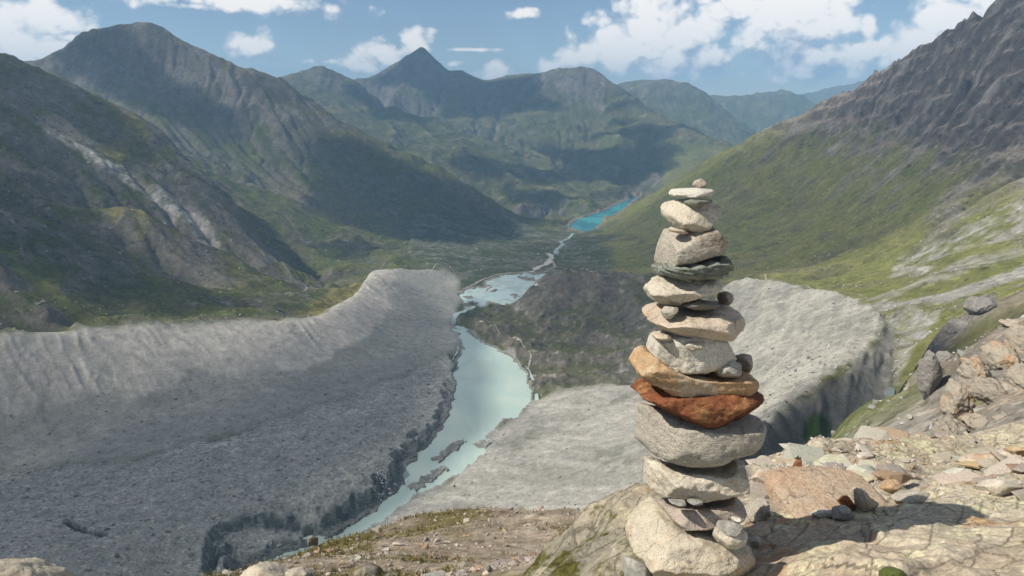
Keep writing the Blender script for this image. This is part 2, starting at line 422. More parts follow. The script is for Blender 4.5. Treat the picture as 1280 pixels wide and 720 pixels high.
# the smooth survey is solved on a coarser grid, softened a little and interpolated
_caz = np.radians(np.concatenate([np.linspace(-88, -39.5, 40), np.linspace(-39, 39, 420), np.linspace(40, 62, 20)]))
_clr = np.log(np.concatenate([RR[:-1][::2][RR[:-1][::2] < 3000], RR[RR >= 3000]]))
_cr = np.exp(_clr)
_G = rbf(np.outer(_cr, np.sin(_caz)), np.outer(_cr, np.cos(_caz))).reshape(len(_cr), len(_caz))
def _blur(a, n):
    for _ in range(n):
        p = np.pad(a, ((1, 1), (0, 0)), 'edge'); a = (p[:-2] + 2 * p[1:-1] + p[2:]) / 4
        p = np.pad(a, ((0, 0), (1, 1)), 'edge'); a = (p[:, :-2] + 2 * p[:, 1:-1] + p[:, 2:]) / 4
    return a
_G = _blur(_G, 1)
def base_at(az, r):
    """smooth ground height at azimuth / distance"""
    ia = np.interp(az, _caz, np.arange(len(_caz))); ir = np.interp(np.log(np.maximum(r, _cr[0])), _clr, np.arange(len(_clr)))
    a0 = np.clip(ia.astype(int), 0, len(_caz) - 2); r0 = np.clip(ir.astype(int), 0, len(_clr) - 2)
    fa = ia - a0; fr = ir - r0
    return (_G[r0, a0] * (1 - fa) + _G[r0, a0 + 1] * fa) * (1 - fr) + (_G[r0 + 1, a0] * (1 - fa) + _G[r0 + 1, a0 + 1] * fa) * fr
AG, RG = np.meshgrid(AZ, RR)
XG = (RG * np.sin(AG)); YG = (RG * np.cos(AG))
ZB = base_at(AG.ravel(), RG.ravel()).reshape(NR, NA)

def hit(u, v, rmin=60.0, Z=None):
    """first meeting of the view ray with the smooth ground -> azimuth, distance"""
    a, s = ray(u, v)
    rr = RR[RR >= rmin]
    z = base_at(np.full(len(rr), float(a)), rr) - EYE
    k = np.nonzero(z >= s * rr)[0]
    if len(k) == 0: return float(a), float(rr[-1])
    k = k[0]
    return float(a), float(rr[k])
def region(pix, rmin=60.0, rough=0.0, wl=60.0, seed=3):
    """outline on the ground (given by its corners as seen in the photograph) -> mask on the grid"""
    P = [hit(u, v, rmin) for u, v in pix]
    poly = np.array([(r * math.sin(a), r * math.cos(a)) for a, r in P])
    x, y = XG, YG
    if rough:
        x = x + rough * fbm(XG, YG, wl, 3, seed); y = y + rough * fbm(XG, YG, wl, 3, seed + 50)
    return inpoly(x, y, poly)
def wpoly(P, rough=0.0, wl=60.0, seed=3):
    x, y = XG, YG
    if rough:
        x = x + rough * fbm(XG, YG, wl, 3, seed); y = y + rough * fbm(XG, YG, wl, 3, seed + 50)
    return inpoly(x, y, np.array([(p[0], p[1]) for p in P]))

# ------------------------------------------------------------------ ground regions
def soft(mask, n=3):
    return _blur(mask.astype(np.float32), n)
CREST_L = [(-150,425),(0,412),(80,408),(160,405),(270,403),(350,398),(400,390),(440,366),(462,337)]
W_LAKE = [atz(u, v, -440) for u, v in LAKE_E] + [atz(u, v, -440) for u, v in LAKE_W[::-1]]
W_POOL = [atz(u, v, -448) for u, v in POOL]
W_RESV = [atz(u, v, -550) for u, v in RESV]
W_LCREST = [atz(u, v, z) for u, v, z in [(0,412,-290),(80,408,-305),(160,405,-320),(270,403,-345),(350,398,-358),(400,390,-370),(440,366,-375),(462,337,-375),(500,335,-398),(540,333,-418),(572,343,-440)]]
W_GTOP = [atz(*p) for p in [(0,590,-408),(150,575,-412),(300,540,-418),(420,500,-428),(500,470,-434),(558,440,-437)]]
W_GBANK = [atz(u, v, -438) for u, v in LAKE_W[3:]]
P_GLAC = [(-700, 300)] + W_GTOP + W_GBANK + [(-150, 250), (-700, 200)]
P_MORL = [(-830, 250), (-765, 760)] + W_LCREST + [atz(u, v, -440) for u, v in [(575,371),(570,390),(565,411),(578,424),(572,440)]] + W_GTOP[::-1] + [(-680, 400)]
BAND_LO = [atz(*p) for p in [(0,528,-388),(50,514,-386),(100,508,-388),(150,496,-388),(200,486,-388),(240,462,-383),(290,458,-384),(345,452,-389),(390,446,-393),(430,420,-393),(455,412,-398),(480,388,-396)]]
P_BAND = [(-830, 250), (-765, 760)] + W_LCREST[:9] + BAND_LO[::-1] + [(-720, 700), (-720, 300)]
W_RCREST = [atz(*p) for p in [(935,344,-332),(1000,354,-305),(1050,363,-285),(1090,380,-262),(1106,405,-250),(1098,426,-243),(1078,440,-238),(1055,466,-233),(1000,490,-226),(955,520,-218),(900,560,-208),(850,600,-195)]]
P_MORR = W_RCREST + [atz(*p) for p in [(800,640,-330),(800,600,-385),(830,540,-398),(850,470,-396),(880,410,-385),(905,365,-368)]]
W_TROUGH = [atz(*p) for p in [(1112,402,-262),(1118,440,-262),(1112,494,-264),(1095,530,-266),(1050,560,-268),(990,600,-262)]]
P_OUT = [W_RCREST[i] for i in (4, 5, 6, 7, 8, 9, 10)] + W_TROUGH[::-1]
P_PLAIN = [atz(u, v, -439) for u, v in LAKE_E[5:]] + [(-120, 430), (60, 470), (170, 520)] + [atz(*p) for p in [(800,610,-388),(830,540,-398),(850,475,-396),(780,478,-414),(700,486,-428)]]
P_HILL = [atz(*p) for p in [(590,402,-438),(607,425,-438),(638,442,-438),(656,464,-438),(664,488,-438),(700,486,-428),(780,478,-414),(850,475,-396)]] + [at(*p) for p in [(890,400,1430),(905,352,1600),(880,350,1750)]] + [at(*p) for p in [(800,350,1700),(700,349,1720),(655,362,1720),(640,383,1620),(612,388,1640)]]
m_glac = wpoly(P_GLAC, 14, 60, 1); m_morl = wpoly(P_MORL, 6, 60, 2) & ~m_glac
m_sunband = wpoly(P_BAND, 20, 50, 5); m_sunband &= m_morl
m_morr = wpoly(P_MORR, 12, 60, 6); m_out = wpoly(P_OUT, 4, 40, 7) & ~m_morr
m_plain = wpoly(P_PLAIN, 14, 60, 8) & ~m_morr & ~m_glac
m_hill = wpoly(P_HILL, 18, 60, 9) & ~m_morr & ~m_plain
m_lake = wpoly(W_LAKE, 8, 26, 11); m_pool = wpoly(W_POOL, 22, 50, 12) & (fbm(XG, YG * 0.6, 55, 4, 17, 0.6) < 0.24); m_resv = wpoly(W_RESV, 12, 90, 13)
island = wpoly([atz(u, v, -440) for u, v in [(508,607),(522,603),(540,588),(556,582),(562,586),(546,597),(532,608),(515,615)]], 6, 15, 14)
bars = wpoly([atz(u, v, -440) for u, v in [(540,574),(556,560),(578,548),(584,552),(566,566),(548,580)]], 7, 16, 18)
island |= bars
_shelf = wpoly([atz(u, v, -440) for u, v in [(600,548),(616,553),(606,562),(590,556)]], 3, 15, 15)
LOW = (m_glac | m_morl | m_morr | m_out | m_plain | m_hill)
FLOOR = (~LOW) & (RG > 1500) & (RG < 3300) & (ZB < -425 + 14 * fbm(XG, YG, 160, 3, 21)) & (AG > -0.14) & (AG < 0.135 + 0.06 * fbm(XG, YG, 260, 4, 20))
NEARH = (RG < 330) & ~LOW
MTN = ~(LOW | FLOOR) & ~NEARH
is_r = MTN & ((AG > 0.20) | ((AG > 0.095) & (RG < 3600))) & (RG < 5200)
is_d = MTN & ~is_r & (RG > 9700)
is_c = MTN & ~is_r & ~is_d & (RG > 4550 + 0 * AG) 
# north wall of the reservoir and everything beyond the spur belongs to the far range
_spur = np.array([at(*p)[:2] for p in [(363,104,3950),(397,126,3920),(446,160,3800),(495,182,3700),(543,204,3600),(592,231,3520),(640,263,3430),(689,284,3330)]])
_sa = np.arctan2(_spur[:, 0], _spur[:, 1]); _sr = np.hypot(_spur[:, 0], _spur[:, 1])
is_c |= MTN & ~is_r & ~is_d & (RG > np.interp(AG, _sa, _sr + 430, left=4550, right=3330)) & (AG > _sa[0])
_l1 = np.array([at(*p)[:2] for p in [(0,62,2600),(50,84,2650),(110,115,2700),(160,138,2600),(204,158,2500),(220,178,2400),(267,218,2200),(311,262,2050),(350,320,1900),(378,350,1760),(440,345,1800)]])
_la = np.arctan2(_l1[:, 0], _l1[:, 1]); _lr = np.hypot(_l1[:, 0], _l1[:, 1])
is_l = MTN & ~is_c & ~is_d & ~is_r & (RG < np.interp(AG, _la, _lr + 150, left=3200, right=1850))
is_b = MTN & ~(is_r | is_d | is_c | is_l)

# ------------------------------------------------------------------ relief
x, y = XG, YG
wx = x + 60 * fbm(x, y, 420, 3, 101); wy = y + 60 * fbm(x, y, 420, 3, 202)
s_l, s_b, s_c, s_d, s_r = soft(is_l, 6), soft(is_b, 6), soft(is_c, 5), soft(is_d, 5), soft(is_r, 6)
def gully(dirx, diry, across, along, octs, seed, warp=0.35):
    """channels that run down the slope direction"""
    d = wx * dirx + wy * diry; t = -wx * diry + wy * dirx
    return ridged(t / across + warp * fbm(x, y, across * 2.5, 2, seed + 7), d / along, 1.0, octs, seed)
def stepped(z, h, sharp):
    """rock bands: flattens ledges and steepens the risers between them"""
    q = z / h; f = np.floor(q); t = q - f
    return (f + sstep(0.5 - sharp, 0.5 + sharp, t)) * h
# running water: stream-power erosion of the mountain sides on a square grid (gullies, spurs, side valleys)
def erode(x0, x1, y0, y1, d, iters, K, seed, kd=0.06):
    gx, gy = np.meshgrid(np.arange(x0, x1, d), np.arange(y0, y1, d)); H, W = gx.shape
    z0 = base_at(np.arctan2(gx, gy).ravel(), np.hypot(gx, gy).ravel()).reshape(H, W)
    z0 = z0 + 0.9 * d * fbm(gx, gy, d * 22, 5, seed, 0.55)
    z = z0.copy(); idx = np.arange(H * W).reshape(H, W); N_ = H * W
    nb = [(-1, -1), (-1, 0), (-1, 1), (0, -1), (0, 1), (1, -1), (1, 0), (1, 1)]
    for it in range(iters):
        best = np.zeros((H, W)); rec = idx.copy(); pz = np.pad(z, 1, 'edge'); pi = np.pad(idx, 1, 'edge')
        for a, b in nb:
            s = (z - pz[1 + a:1 + a + H, 1 + b:1 + b + W]) / math.hypot(a, b)
            m = s > best; best = np.where(m, s, best); rec = np.where(m, pi[1 + a:1 + a + H, 1 + b:1 + b + W], rec)
        rec[0, :] = idx[0, :]; rec[-1, :] = idx[-1, :]; rec[:, 0] = idx[:, 0]; rec[:, -1] = idx[:, -1]
        order = np.argsort(z.ravel()).tolist(); r = rec.ravel().tolist(); A = [1.0] * N_
        for i in reversed(order):
            j = r[i]
            if j != i: A[j] += A[i]
        F = (K * np.sqrt(np.array(A))).tolist(); zl = z.ravel().tolist()
        for i in order:
            j = r[i]
            if j != i:
                f = F[i]; zj = zl[j]
                if zl[i] > zj: zl[i] = (zl[i] + f * zj) / (1.0 + f)
        z = np.array(zl).reshape(H, W)
        p = np.pad(z, 1, 'edge'); z = z + kd * (p[:-2, 1:-1] + p[2:, 1:-1] + p[1:-1, :-2] + p[1:-1, 2:] - 4 * z)
    dlt = z - z0; fl = np.log(np.array(A).reshape(H, W))
    ix = (XG - x0) / d; iy = (YG - y0) / d
    ok = (ix > 1) & (ix < W - 2) & (iy > 1) & (iy < H - 2)
    a0 = np.clip(ix.astype(int), 0, W - 2); b0 = np.clip(iy.astype(int), 0, H - 2); fa = np.clip(ix - a0, 0, 1); fb = np.clip(iy - b0, 0, 1)
    smp = lambda q: (q[b0, a0] * (1 - fa) + q[b0, a0 + 1] * fa) * (1 - fb) + (q[b0 + 1, a0] * (1 - fa) + q[b0 + 1, a0 + 1] * fa) * fb
    edge = np.clip(np.minimum(np.minimum(ix, W - ix), np.minimum(iy, H - iy)) / 12.0, 0, 1)
    return np.where(ok, smp(dlt + 0.9 * d * fbm(gx, gy, d * 22, 5, seed, 0.55)) * edge, 0), np.where(ok, smp(fl) * edge, 0)
er1, fl1 = erode(-3300, 2900, 1150, 4700, 12, 10, 0.07, 901, 0.02)
er2, fl2 = erode(-5000, 4400, 4300, 9400, 24, 9, 0.075, 902, 0.02)
wf = sstep(4300, 4700, YG)
ERO = er1 * (1 - wf) + er2 * wf
FLOWL = fl1 * (1 - wf) + fl2 * wf
dz = np.zeros_like(ZB)
big = ridged(wx, wy, 900, 6, 11, 0.52)
mid = ridged(wx, wy, 260, 5, 12, 0.55)
sml = fbm(x, y, 60, 4, 13, 0.55)
tiny = fbm(x, y, 9, 3, 14, 0.6)
far = sstep(3000, 6000, RG)
g_l = gully(0.85, -0.5, 95, 420, 4, 21); g_r = gully(-0.95, -0.2, 120, 560, 4, 22); g_b = gully(0.55, -0.8, 170, 600, 4, 23); g_c = gully(0.25, -0.95, 330, 1100, 4, 24)
up_r = sstep(-190, 20, ZB - 0.02 * (x - 800))            # bare upper part of the right mountain
up_b = sstep(-150, 150, ZB)
dz += s_l * (8 * big + 11 * mid + 7 * g_l + 6 * sml)
_tan = (ZB - EYE) / RG
below = sstep(0.0, 0.018, np.max(np.where(RG > 1500, _tan, -9), axis=0)[None] - _tan)      # 0 on the crests, 1 on the flanks
dz += s_b * ((6 + 8 * below) * big + (7 + 5 * below) * mid + (6 + 12 * up_b + 4 * below) * g_b + 5 * sml)
dz += s_c * ((8 + 12 * below) * big + (7 + 8 * below) * mid + (10 + 12 * below) * g_c + 6 * sml)
dz += s_d * (35 * big + 20 * mid)
dz += s_r * ((5 + 7 * up_r) * mid + (5 + 24 * up_r) * g_r + (2.2 + 3.5 * up_r) * sml + 6 * big)
keep = sstep(350, 900, RG)
dz *= 0.85
dz += ERO * np.clip(0.42 * s_l + 0.38 * s_b + 0.36 * s_c + (0.22 + 0.6 * up_r) * s_r, 0, 1)
dz *= keep
# glacier: hummocks and dirt ridges running with the flow
s_g, s_ml, s_mr, s_o, s_p, s_h, s_f = soft(m_glac), soft(m_morl), soft(m_morr), soft(m_out), soft(m_plain), soft(m_hill), soft(FLOOR)
flow = x * 0.55 + y * 0.83; cross = -x * 0.83 + y * 0.55
dz += s_g * (3.2 * fbm(x, y, 70, 4, 31) + 1.7 * ridged(cross + 20 * fbm(x, y, 90, 2, 30), flow * 0.5, 38, 5, 32) + 0.7 * tiny)
# moraine walls: rills down the face
cl = np.array([(p[0], p[1]) for p in W_LCREST])
dl = np.arctan2(y - 900, x + 1500)
rl = ridged((y * 0.83 + x * 0.55 + 14 * fbm(x, y, 70, 3, 41)) / 21, (x * 0.83 - y * 0.55) / 170, 1.0, 4, 42) * np.clip(0.7 + 1.6 * fbm(x, y, 130, 2, 40), 0.1, 1.5)
dz += s_ml * (1.1 * rl * (0.35 + 1.5 * soft(m_sunband, 4)) + 0.8 * fbm(x, y, 75, 4, 43) + 0.12 * tiny)
rr_ = ridged((y * 0.5 - x * 0.86) / 24, (x * 0.5 + y * 0.86) / 160, 1.0, 4, 44)
dz += (s_mr + s_o) * (2.4 * rr_ + 2.6 * fbm(x, y, 85, 5, 45, 0.55) + 0.2 * tiny)
dz += s_p * (1.5 * fbm(x, y, 120, 4, 46) + 0.6 * ridged(x, y, 40, 4, 47) + 0.15 * tiny)
dz += s_h * (11 * ridged(wx, wy, 150, 6, 48, 0.6) + 5 * sml)
dz += s_f * (2.4 * ridged(x, y, 110, 4, 49) + 1.2 * sml)
# near hillside
near_w = soft(NEARH, 3) * sstep(10, 25, RG)
n_amp = sstep(10, 120, RG)
dz += near_w * (0.25 * fbm(x, y, 3.0, 4, 51) + 0.5 * fbm(x, y, 9, 3, 52) + 2.5 * n_amp * ridged(x, y, 45, 5, 53))
# rock outcrops on the slope to the right
def outcrop(pix, amp, wl, seed, rmin=60):
    m = region(pix, rmin, wl * 0.25, wl, seed); s = soft(m, 2)
    return m, s * amp * (0.6 + 0.6 * ridged(x * 0.8 + y * 0.6, (y * 0.8 - x * 0.6) * 0.5, wl, 5, seed, 0.6))
oc1, h1 = outcrop([(1146,500),(1150,462),(1160,430),(1178,436),(1198,452),(1192,478),(1172,496)], 9, 26, 61)
oc2, h2 = outcrop([(1166,440),(1185,405),(1215,380),(1248,364),(1252,374),(1224,400),(1200,424),(1182,440)], 8, 30, 62)
oc3, h3 = outcrop([(1172,560),(1180,520),(1192,488),(1196,462),(1212,440),(1240,418),(1300,380),(1340,400),(1340,560)], 1.3, 9, 63, 20)
dz += 0.25 * (h1 + h2 + h3)
crag = oc1 | oc2 | oc3
ZT = ZB + dz
# the rock of the right mountain and the big peak breaks into bands
wr = s_r * up_r * keep * 0.6; ZT = ZT * (1 - wr) + wr * (stepped(ZT + 0.16 * y + 26 * mid, 58, 0.34) - 0.16 * y - 26 * mid)
# water bodies: the bed lies below the surface, the shore just above it
for m, lv, grow in ((m_lake & ~island & ~_shelf, -440 + EYE, 1), (m_pool, -448 + EYE, 1), (m_resv, -550 + EYE, 1)):
    ZT = np.where(m, np.minimum(ZT, lv - 1.2), ZT)
    ring = (soft(m, 4) > 0.001) & ~m
    ZT = np.where(ring & (ZT < lv + 0.35), lv + 0.35 + 0.25 * np.abs(tiny), ZT)
ZT = np.where(island, -440 + EYE + 1.5 + 1.6 * ridged(x, y, 12, 3, 71), ZT)
# ice cliffs: the glacier edge breaks off steeply to the river
_bank = np.array([(p[0], p[1]) for p in _dens([(*p[:2], 0) for p in W_GBANK], 6)])
_sel = m_glac & (RG < 1150)
_dd = np.full(ZT.shape, 1e3, np.float32)
_px = x[_sel].astype(np.float32); _py = y[_sel].astype(np.float32); _q = np.full(len(_px), 1e6, np.float32)
for bx, by in _bank:
    _q = np.minimum(_q, (_px - bx) ** 2 + (_py - by) ** 2)
_dd[_sel] = np.sqrt(_q)
_dd = _dd + 14 * ridged(x, y, 38, 4, 81) + 5 * fbm(x, y, 12, 3, 82)
cliff = m_glac & (_dd < 30)
_hi = np.maximum(ZT - (-439.2 + EYE), 0) + 5 * sstep(60, 14, _dd)
_front = 0.07 + 0.05 * np.abs(fbm(x, y, 9, 3, 83)) + 0.40 * sstep(7.0, 9.5, _dd) + 0.50 * sstep(13.5, 16, _dd + 4 * fbm(x, y, 30, 3, 84))
ZT = np.where(m_glac & (_dd < 60), (-439.2 + EYE) + _hi * np.minimum(_front, 1.0), ZT)
def dist_to(P, sel, far=1e3):
    """distance on the map to a polyline"""
    q = np.full(ZT.shape, far, np.float32); px = x[sel].astype(np.float32); py = y[sel].astype(np.float32); m = np.full(len(px), far * far, np.float32)
    for a, b in zip(P[:-1], P[1:]):
        ax, ay = a[0], a[1]; dx, dy = b[0] - ax, b[1] - ay; L = dx * dx + dy * dy + 1e-9
        t = np.clip(((px - ax) * dx + (py - ay) * dy) / L, 0, 1)
        m = np.minimum(m, (px - ax - t * dx) ** 2 + (py - ay - t * dy) ** 2)
    q[sel] = np.sqrt(m); return q
_cres = [atz(u, v, -414) for u, v in [(262,700),(266,674),(278,655),(305,645),(350,640),(398,646)]]
d_cres = dist_to(_cres, m_glac & (RG < 1000)) + 2.5 * fbm(x, y, 14, 3, 85)
ZT = np.where(m_glac, ZT - 11 * sstep(9, 1.5, d_cres) * (0.7 + 0.5 * fbm(x, y, 25, 2, 86)), ZT)
_crev = [atz(u, v, -400) for u, v in [(85,655),(105,665),(130,672)]]
d_crev = dist_to(_crev, m_glac & (RG < 1000)) + 2 * fbm(x, y, 10, 3, 87)
ZT = np.where(m_glac, ZT - 7 * sstep(4.5, 1.0, d_crev), ZT)
_silt = [atz(u, v, z) for u, v, z in [(150,572,-411),(230,562,-414),(290,553,-416),(340,543,-417),(390,530,-420),(440,512,-425),(480,492,-430)]]
d_silt = dist_to(_silt, (m_glac | m_morl) & (RG < 1400)) + 9 * fbm(x, y, 40, 4, 88)

# ------------------------------------------------------------------ ground cover (what the ground is made of)
_zr = np.gradient(ZT, RR, axis=0); _za = np.gradient(ZT, AZ, axis=1) / RG
SLOPE = np.sqrt(_zr ** 2 + _za ** 2)
SLS = _blur(SLOPE, 3)
n1 = fbm(x, y, 500, 5, 301); n2 = fbm(x, y, 120, 5, 302, 0.6); n3 = fbm(x, y, 25, 4, 303, 0.6)
def lerp(a, b, t): return a + (np.asarray(b, np.float32) - a) * t[..., None]
def over(mask, col, n=6):
    return lerp(ALB, col, soft(mask, n)) if mask.dtype == bool else ALB
C = lambda *c: np.array(c, np.float32)
GRASS = C(.084, .098, .036); GRASS_Y = C(.145, .136, .055); HEATH = C(.056, .058, .038)
ROCK = C(.170, .155, .140); ROCK_B = C(.190, .165, .145); SCREE = C(.255, .245, .230); BAND_SUN = C(.43, .41, .375)
ALB = np.zeros((*ZT.shape, 3), np.float32) + GRASS
ALB = lerp(ALB, GRASS_Y, np.clip(0.35 + 0.9 * n1 + 0.5 * n2, 0, 1))
SPK = np.full(ZT.shape, 0.5, np.float32)
# all slopes: rock where steep, scree aprons under the rock
rk = sstep(0.55, 0.85, SLOPE * 0.5 + SLS * 0.5 + 0.25 * n2 + 0.12 * n3)
scr = sstep(0.15, 0.5, 0.45 * g_l + n2 + 0.2 * n3)
def streak0(pix, seed, rough=30, wl=80):
    return soft(region(pix, 700, rough, wl, seed), 2)
# left mountain: grass cut by scree streaks, sun on the benches painted in as yellow turf
ll = lerp(ALB, HEATH, np.clip(0.35 + n2 * 1.1, 0, 0.8))
ll = lerp(ll, SCREE * 0.8, np.clip(sstep(0.0, 0.75, 0.6 * g_l + 0.9 * n2 + 0.35 * n1 + 0.2 * n3 + 0.28 * sstep(1300, 1700, RG - 900 * (AG + 0.6)) ), 0, 1) * 0.42)
ll = lerp(ll, ROCK, sstep(0.62, 0.86, SLOPE * 0.45 + SLS * 0.5 + 0.3 * n2) * 0.65)
sc_l = streak0([(60,160),(95,182),(135,210),(180,240),(225,270),(262,300),(290,304),(246,262),(204,234),(155,206),(112,180),(80,160)], 411, 30, 60)
ll = lerp(ll, C(.36, .35, .33), sc_l * np.clip(0.65 + 1.2 * n3, 0, 1))
lit_benches = np.maximum.reduce([streak0(q, 412 + i, 25, 70) for i, q in enumerate(([(120,182),(150,172),(215,168),(224,182),(180,194),(135,192)], [(132,264),(158,253),(198,262),(184,275),(150,276)], [(372,392),(405,360),(445,346),(456,362),(440,388),(405,394)]))])
ll = lerp(ll, C(.17, .155, .055), lit_benches * np.clip(0.7 + n3, 0, 1))
gul = sstep(1.6, 4.2, FLOWL + 0.6 * n3)
ll = lerp(ll, SCREE * 0.85, gul * np.clip(0.12 + 0.9 * n2, 0, 0.65))
ALB = over(is_l, ll)
# big peak massif
bb = lerp(ALB, HEATH, np.clip(0.30 + n2 * 1.2, 0, 0.9))
bb = lerp(bb, ROCK * 0.85, np.clip(0.6 * rk + up_b * (0.55 + n2), 0, 1))
bb = lerp(bb, SCREE * 0.62, np.clip(sstep(0.1, 0.7, 0.8 * g_b * -1 + n2) * (0.15 + 0.55 * up_b), 0, 1))
bb = lerp(bb, SCREE * 0.62, gul * np.clip(0.05 + 0.8 * n2 + 0.35 * up_b, 0, 0.7))
ALB = over(is_b, bb)
# far range
cc = lerp(ALB, HEATH, np.clip(0.45 + n1, 0, 1))
cc = lerp(cc, ROCK * 0.8, np.clip(sstep(0.68, 1.05, SLS + 0.25 * n2) + sstep(40, 220, ZT) * 0.45, 0, 1))
cc = lerp(cc, SCREE * 0.8, sstep(0.35, 0.8, n2 + 0.4 * g_c) * 0.5)
cc = lerp(cc, SCREE * 0.75, gul * np.clip(0.0 + 0.7 * n2, 0, 0.4))
cc = lerp(cc, C(.15, .14, .06), sstep(0.05, 0.4, n1 + 0.4 * n2) * 0.6 * sstep(0.7, 0.4, SLS))
ALB = over((is_c | is_d), cc)
# right mountain: meadow below, brown rock and scree above
rr0 = lerp(lerp(np.zeros_like(ALB) + C(.125, .132, .042), GRASS_Y * 1.15, np.clip(0.35 + 0.9 * n1 + 0.7 * n2, 0, 0.85)), HEATH, np.clip(0.9 * n2 + 0.05, 0, 0.6))
bare = np.clip(sstep(-0.32, 0.28, (ZB + 112 - 0.035 * (y - 1800)) / 260 + 0.28 * g_r * 0.5 + 0.30 * n2 + 0.12 * n1), 0, 1)
rr1 = lerp(np.zeros_like(ALB) + ROCK_B, SCREE * C(.76, .70, .64), sstep(0.1, 0.6, n2 - 0.5 * g_r + 0.15))
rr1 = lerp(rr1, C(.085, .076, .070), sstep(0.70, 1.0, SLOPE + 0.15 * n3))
rr1 = lerp(rr1, SCREE * C(.95, .88, .80), gul * 0.7)
rr0 = lerp(rr0, rr1, bare)
rr0 = lerp(rr0, SCREE * 0.8, gul * np.clip(0.1 + 0.9 * n2, 0, 0.6) * sstep(-0.75, -0.2, (ZB + 112 - 0.035 * (y - 1800)) / 260))
rr0 = lerp(rr0, SCREE * 0.9, sstep(0.42, 0.75, 0.55 * g_r + 0.7 * n2 + 0.25 * n3) * 0.75 * sstep(-0.5, -0.15, (ZB + 112 - 0.035 * (y - 1800)) / 260))
def streak(pix, seed, rough=30, wl=80):
    return soft(region(pix, 350, rough, wl, seed), 2)
st = streak([(1290,238),(1240,262),(1190,284),(1130,318),(1110,338),(1150,338),(1200,312),(1290,282)], 401)
st2 = streak([(1290,322),(1230,346),(1180,362),(1120,372),(1090,376),(1092,384),(1130,382),(1190,374),(1290,340)], 402, 8, 40)
st3 = streak([(1290,300),(1200,322),(1150,346),(1090,366),(1085,372),(1120,368),(1160,352),(1290,312)], 403, 10, 40)
st4 = streak([(1105,395),(1125,385),(1175,395),(1160,420),(1135,440),(1150,470),(1110,500),(1110,450)], 404, 14, 40)
rr0 = lerp(rr0, SCREE, np.clip(st * np.clip(0.55 + 1.4 * n3 + 0.6 * n2, 0, 1) + st2 * 0.85 + st3 * 0.7 * np.clip(0.7 + n3, 0, 1) + st4 * np.clip(0.6 + 1.2 * n3, 0, 1), 0, 1))
ALB = over(is_r, rr0, 12)
SPK = np.where(is_r & (RG < 1700), 0.5, SPK)
# valley floor
ff = lerp(np.zeros_like(ALB) + C(.058, .068, .034), SCREE * 0.6, np.clip(0.15 + n3 + n2, 0, 0.7))
ALB = over(FLOOR, ff, 16)
# hill: dark turf with rock
hh = lerp(np.zeros_like(ALB) + C(.068, .072, .032), ROCK * C(.70, .69, .64), np.clip(sstep(0.35, 0.7, SLOPE + 0.3 * n3) + 0.6 * n2 + 0.2, 0, 1))
hh = lerp(hh, C(.26, .255, .24), sstep(0.5, 0.8, n3 + 0.5 * n2) * 0.5)
ALB = over(m_hill, hh)
# glacier and moraines
gl = lerp(np.zeros_like(ALB) + C(.33, .332, .305), C(.245, .25, .232), np.clip(0.45 + 1.2 * n3 + 0.5 * n2, 0, 1))
gl = lerp(gl, C(.38, .375, .345), sstep(0.45, 0.75, ridged(cross, flow * 0.3, 60, 4, 33) * 0.5 + 0.7 * n3) * 0.55)
gl = lerp(gl, C(.40, .39, .365), sstep(5.0, 1.0, d_silt) * np.clip(0.6 + n3, 0, 1))
wet = sstep(20, 9, _dd) * m_glac * (1 - 0.6 * sstep(820, 960, RG))
face = sstep(0.55, 1.1, SLOPE) * np.maximum(sstep(26, 16, _dd), sstep(14, 8, d_cres)) * m_glac * (1 - 0.75 * sstep(820, 960, RG))
gl = lerp(gl, C(.105, .112, .110), wet * 0.7)
icy = np.clip(0.35 + 1.6 * fbm(x, y, 7, 4, 316), 0, 1)
gl = lerp(gl, lerp(np.zeros_like(ALB) + C(.070, .080, .076), C(.19, .215, .195), icy), face)
gl = lerp(gl, C(.05, .055, .055), sstep(5, 2, d_crev))
ALB = over(m_glac, gl, 2)
ml = lerp(np.zeros_like(ALB) + C(.300, .302, .278), C(.235, .240, .222), np.clip(0.4 + 1.2 * n2 + 0.4 * n3 + 0.35 * rl, 0, 1))
ml = lerp(ml, BAND_SUN, soft(m_sunband, 1) * np.clip(0.85 + 0.3 * n3 + 0.55 * np.clip(rl, -1, 0.4), 0, 1))  # sunlight on the upper wall put into its colour as a paler band
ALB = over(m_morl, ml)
pl = lerp(np.zeros_like(ALB) + C(.31, .300, .270), C(.24, .235, .215), np.clip(0.35 + n2 + n3, 0, 1))
chan = ridged(x * 0.45 + y * 0.9 + 12 * fbm(x, y, 90, 3, 47), (x * 0.9 - y * 0.45) * 0.22, 46, 4, 318)
pl = lerp(pl, C(.40, .385, .345), sstep(0.35, 0.75, chan) * 0.6); pl = lerp(pl, C(.19, .185, .165), sstep(-0.25, -0.5, chan) * 0.45)
pl = lerp(pl, C(.12, .12, .09), sstep(0.2, 0.75, n2 + 0.6 * n3 + 0.5 * sstep(1000, 1250, RG)) * 0.6)
ALB = over(m_plain, pl)
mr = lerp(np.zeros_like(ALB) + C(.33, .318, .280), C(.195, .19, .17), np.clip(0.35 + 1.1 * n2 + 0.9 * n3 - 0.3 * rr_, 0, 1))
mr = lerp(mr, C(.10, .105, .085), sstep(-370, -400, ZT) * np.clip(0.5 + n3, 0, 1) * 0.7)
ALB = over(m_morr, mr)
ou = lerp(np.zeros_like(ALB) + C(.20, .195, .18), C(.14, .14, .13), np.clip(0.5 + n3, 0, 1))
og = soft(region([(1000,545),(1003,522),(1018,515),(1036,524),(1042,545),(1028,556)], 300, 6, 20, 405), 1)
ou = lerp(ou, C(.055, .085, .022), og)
ALB = over(m_out, ou)
SPK = np.where(m_glac, 0.6, np.where(m_plain | m_morr | m_out, 0.32, np.where(m_morl, 0.25, SPK)))
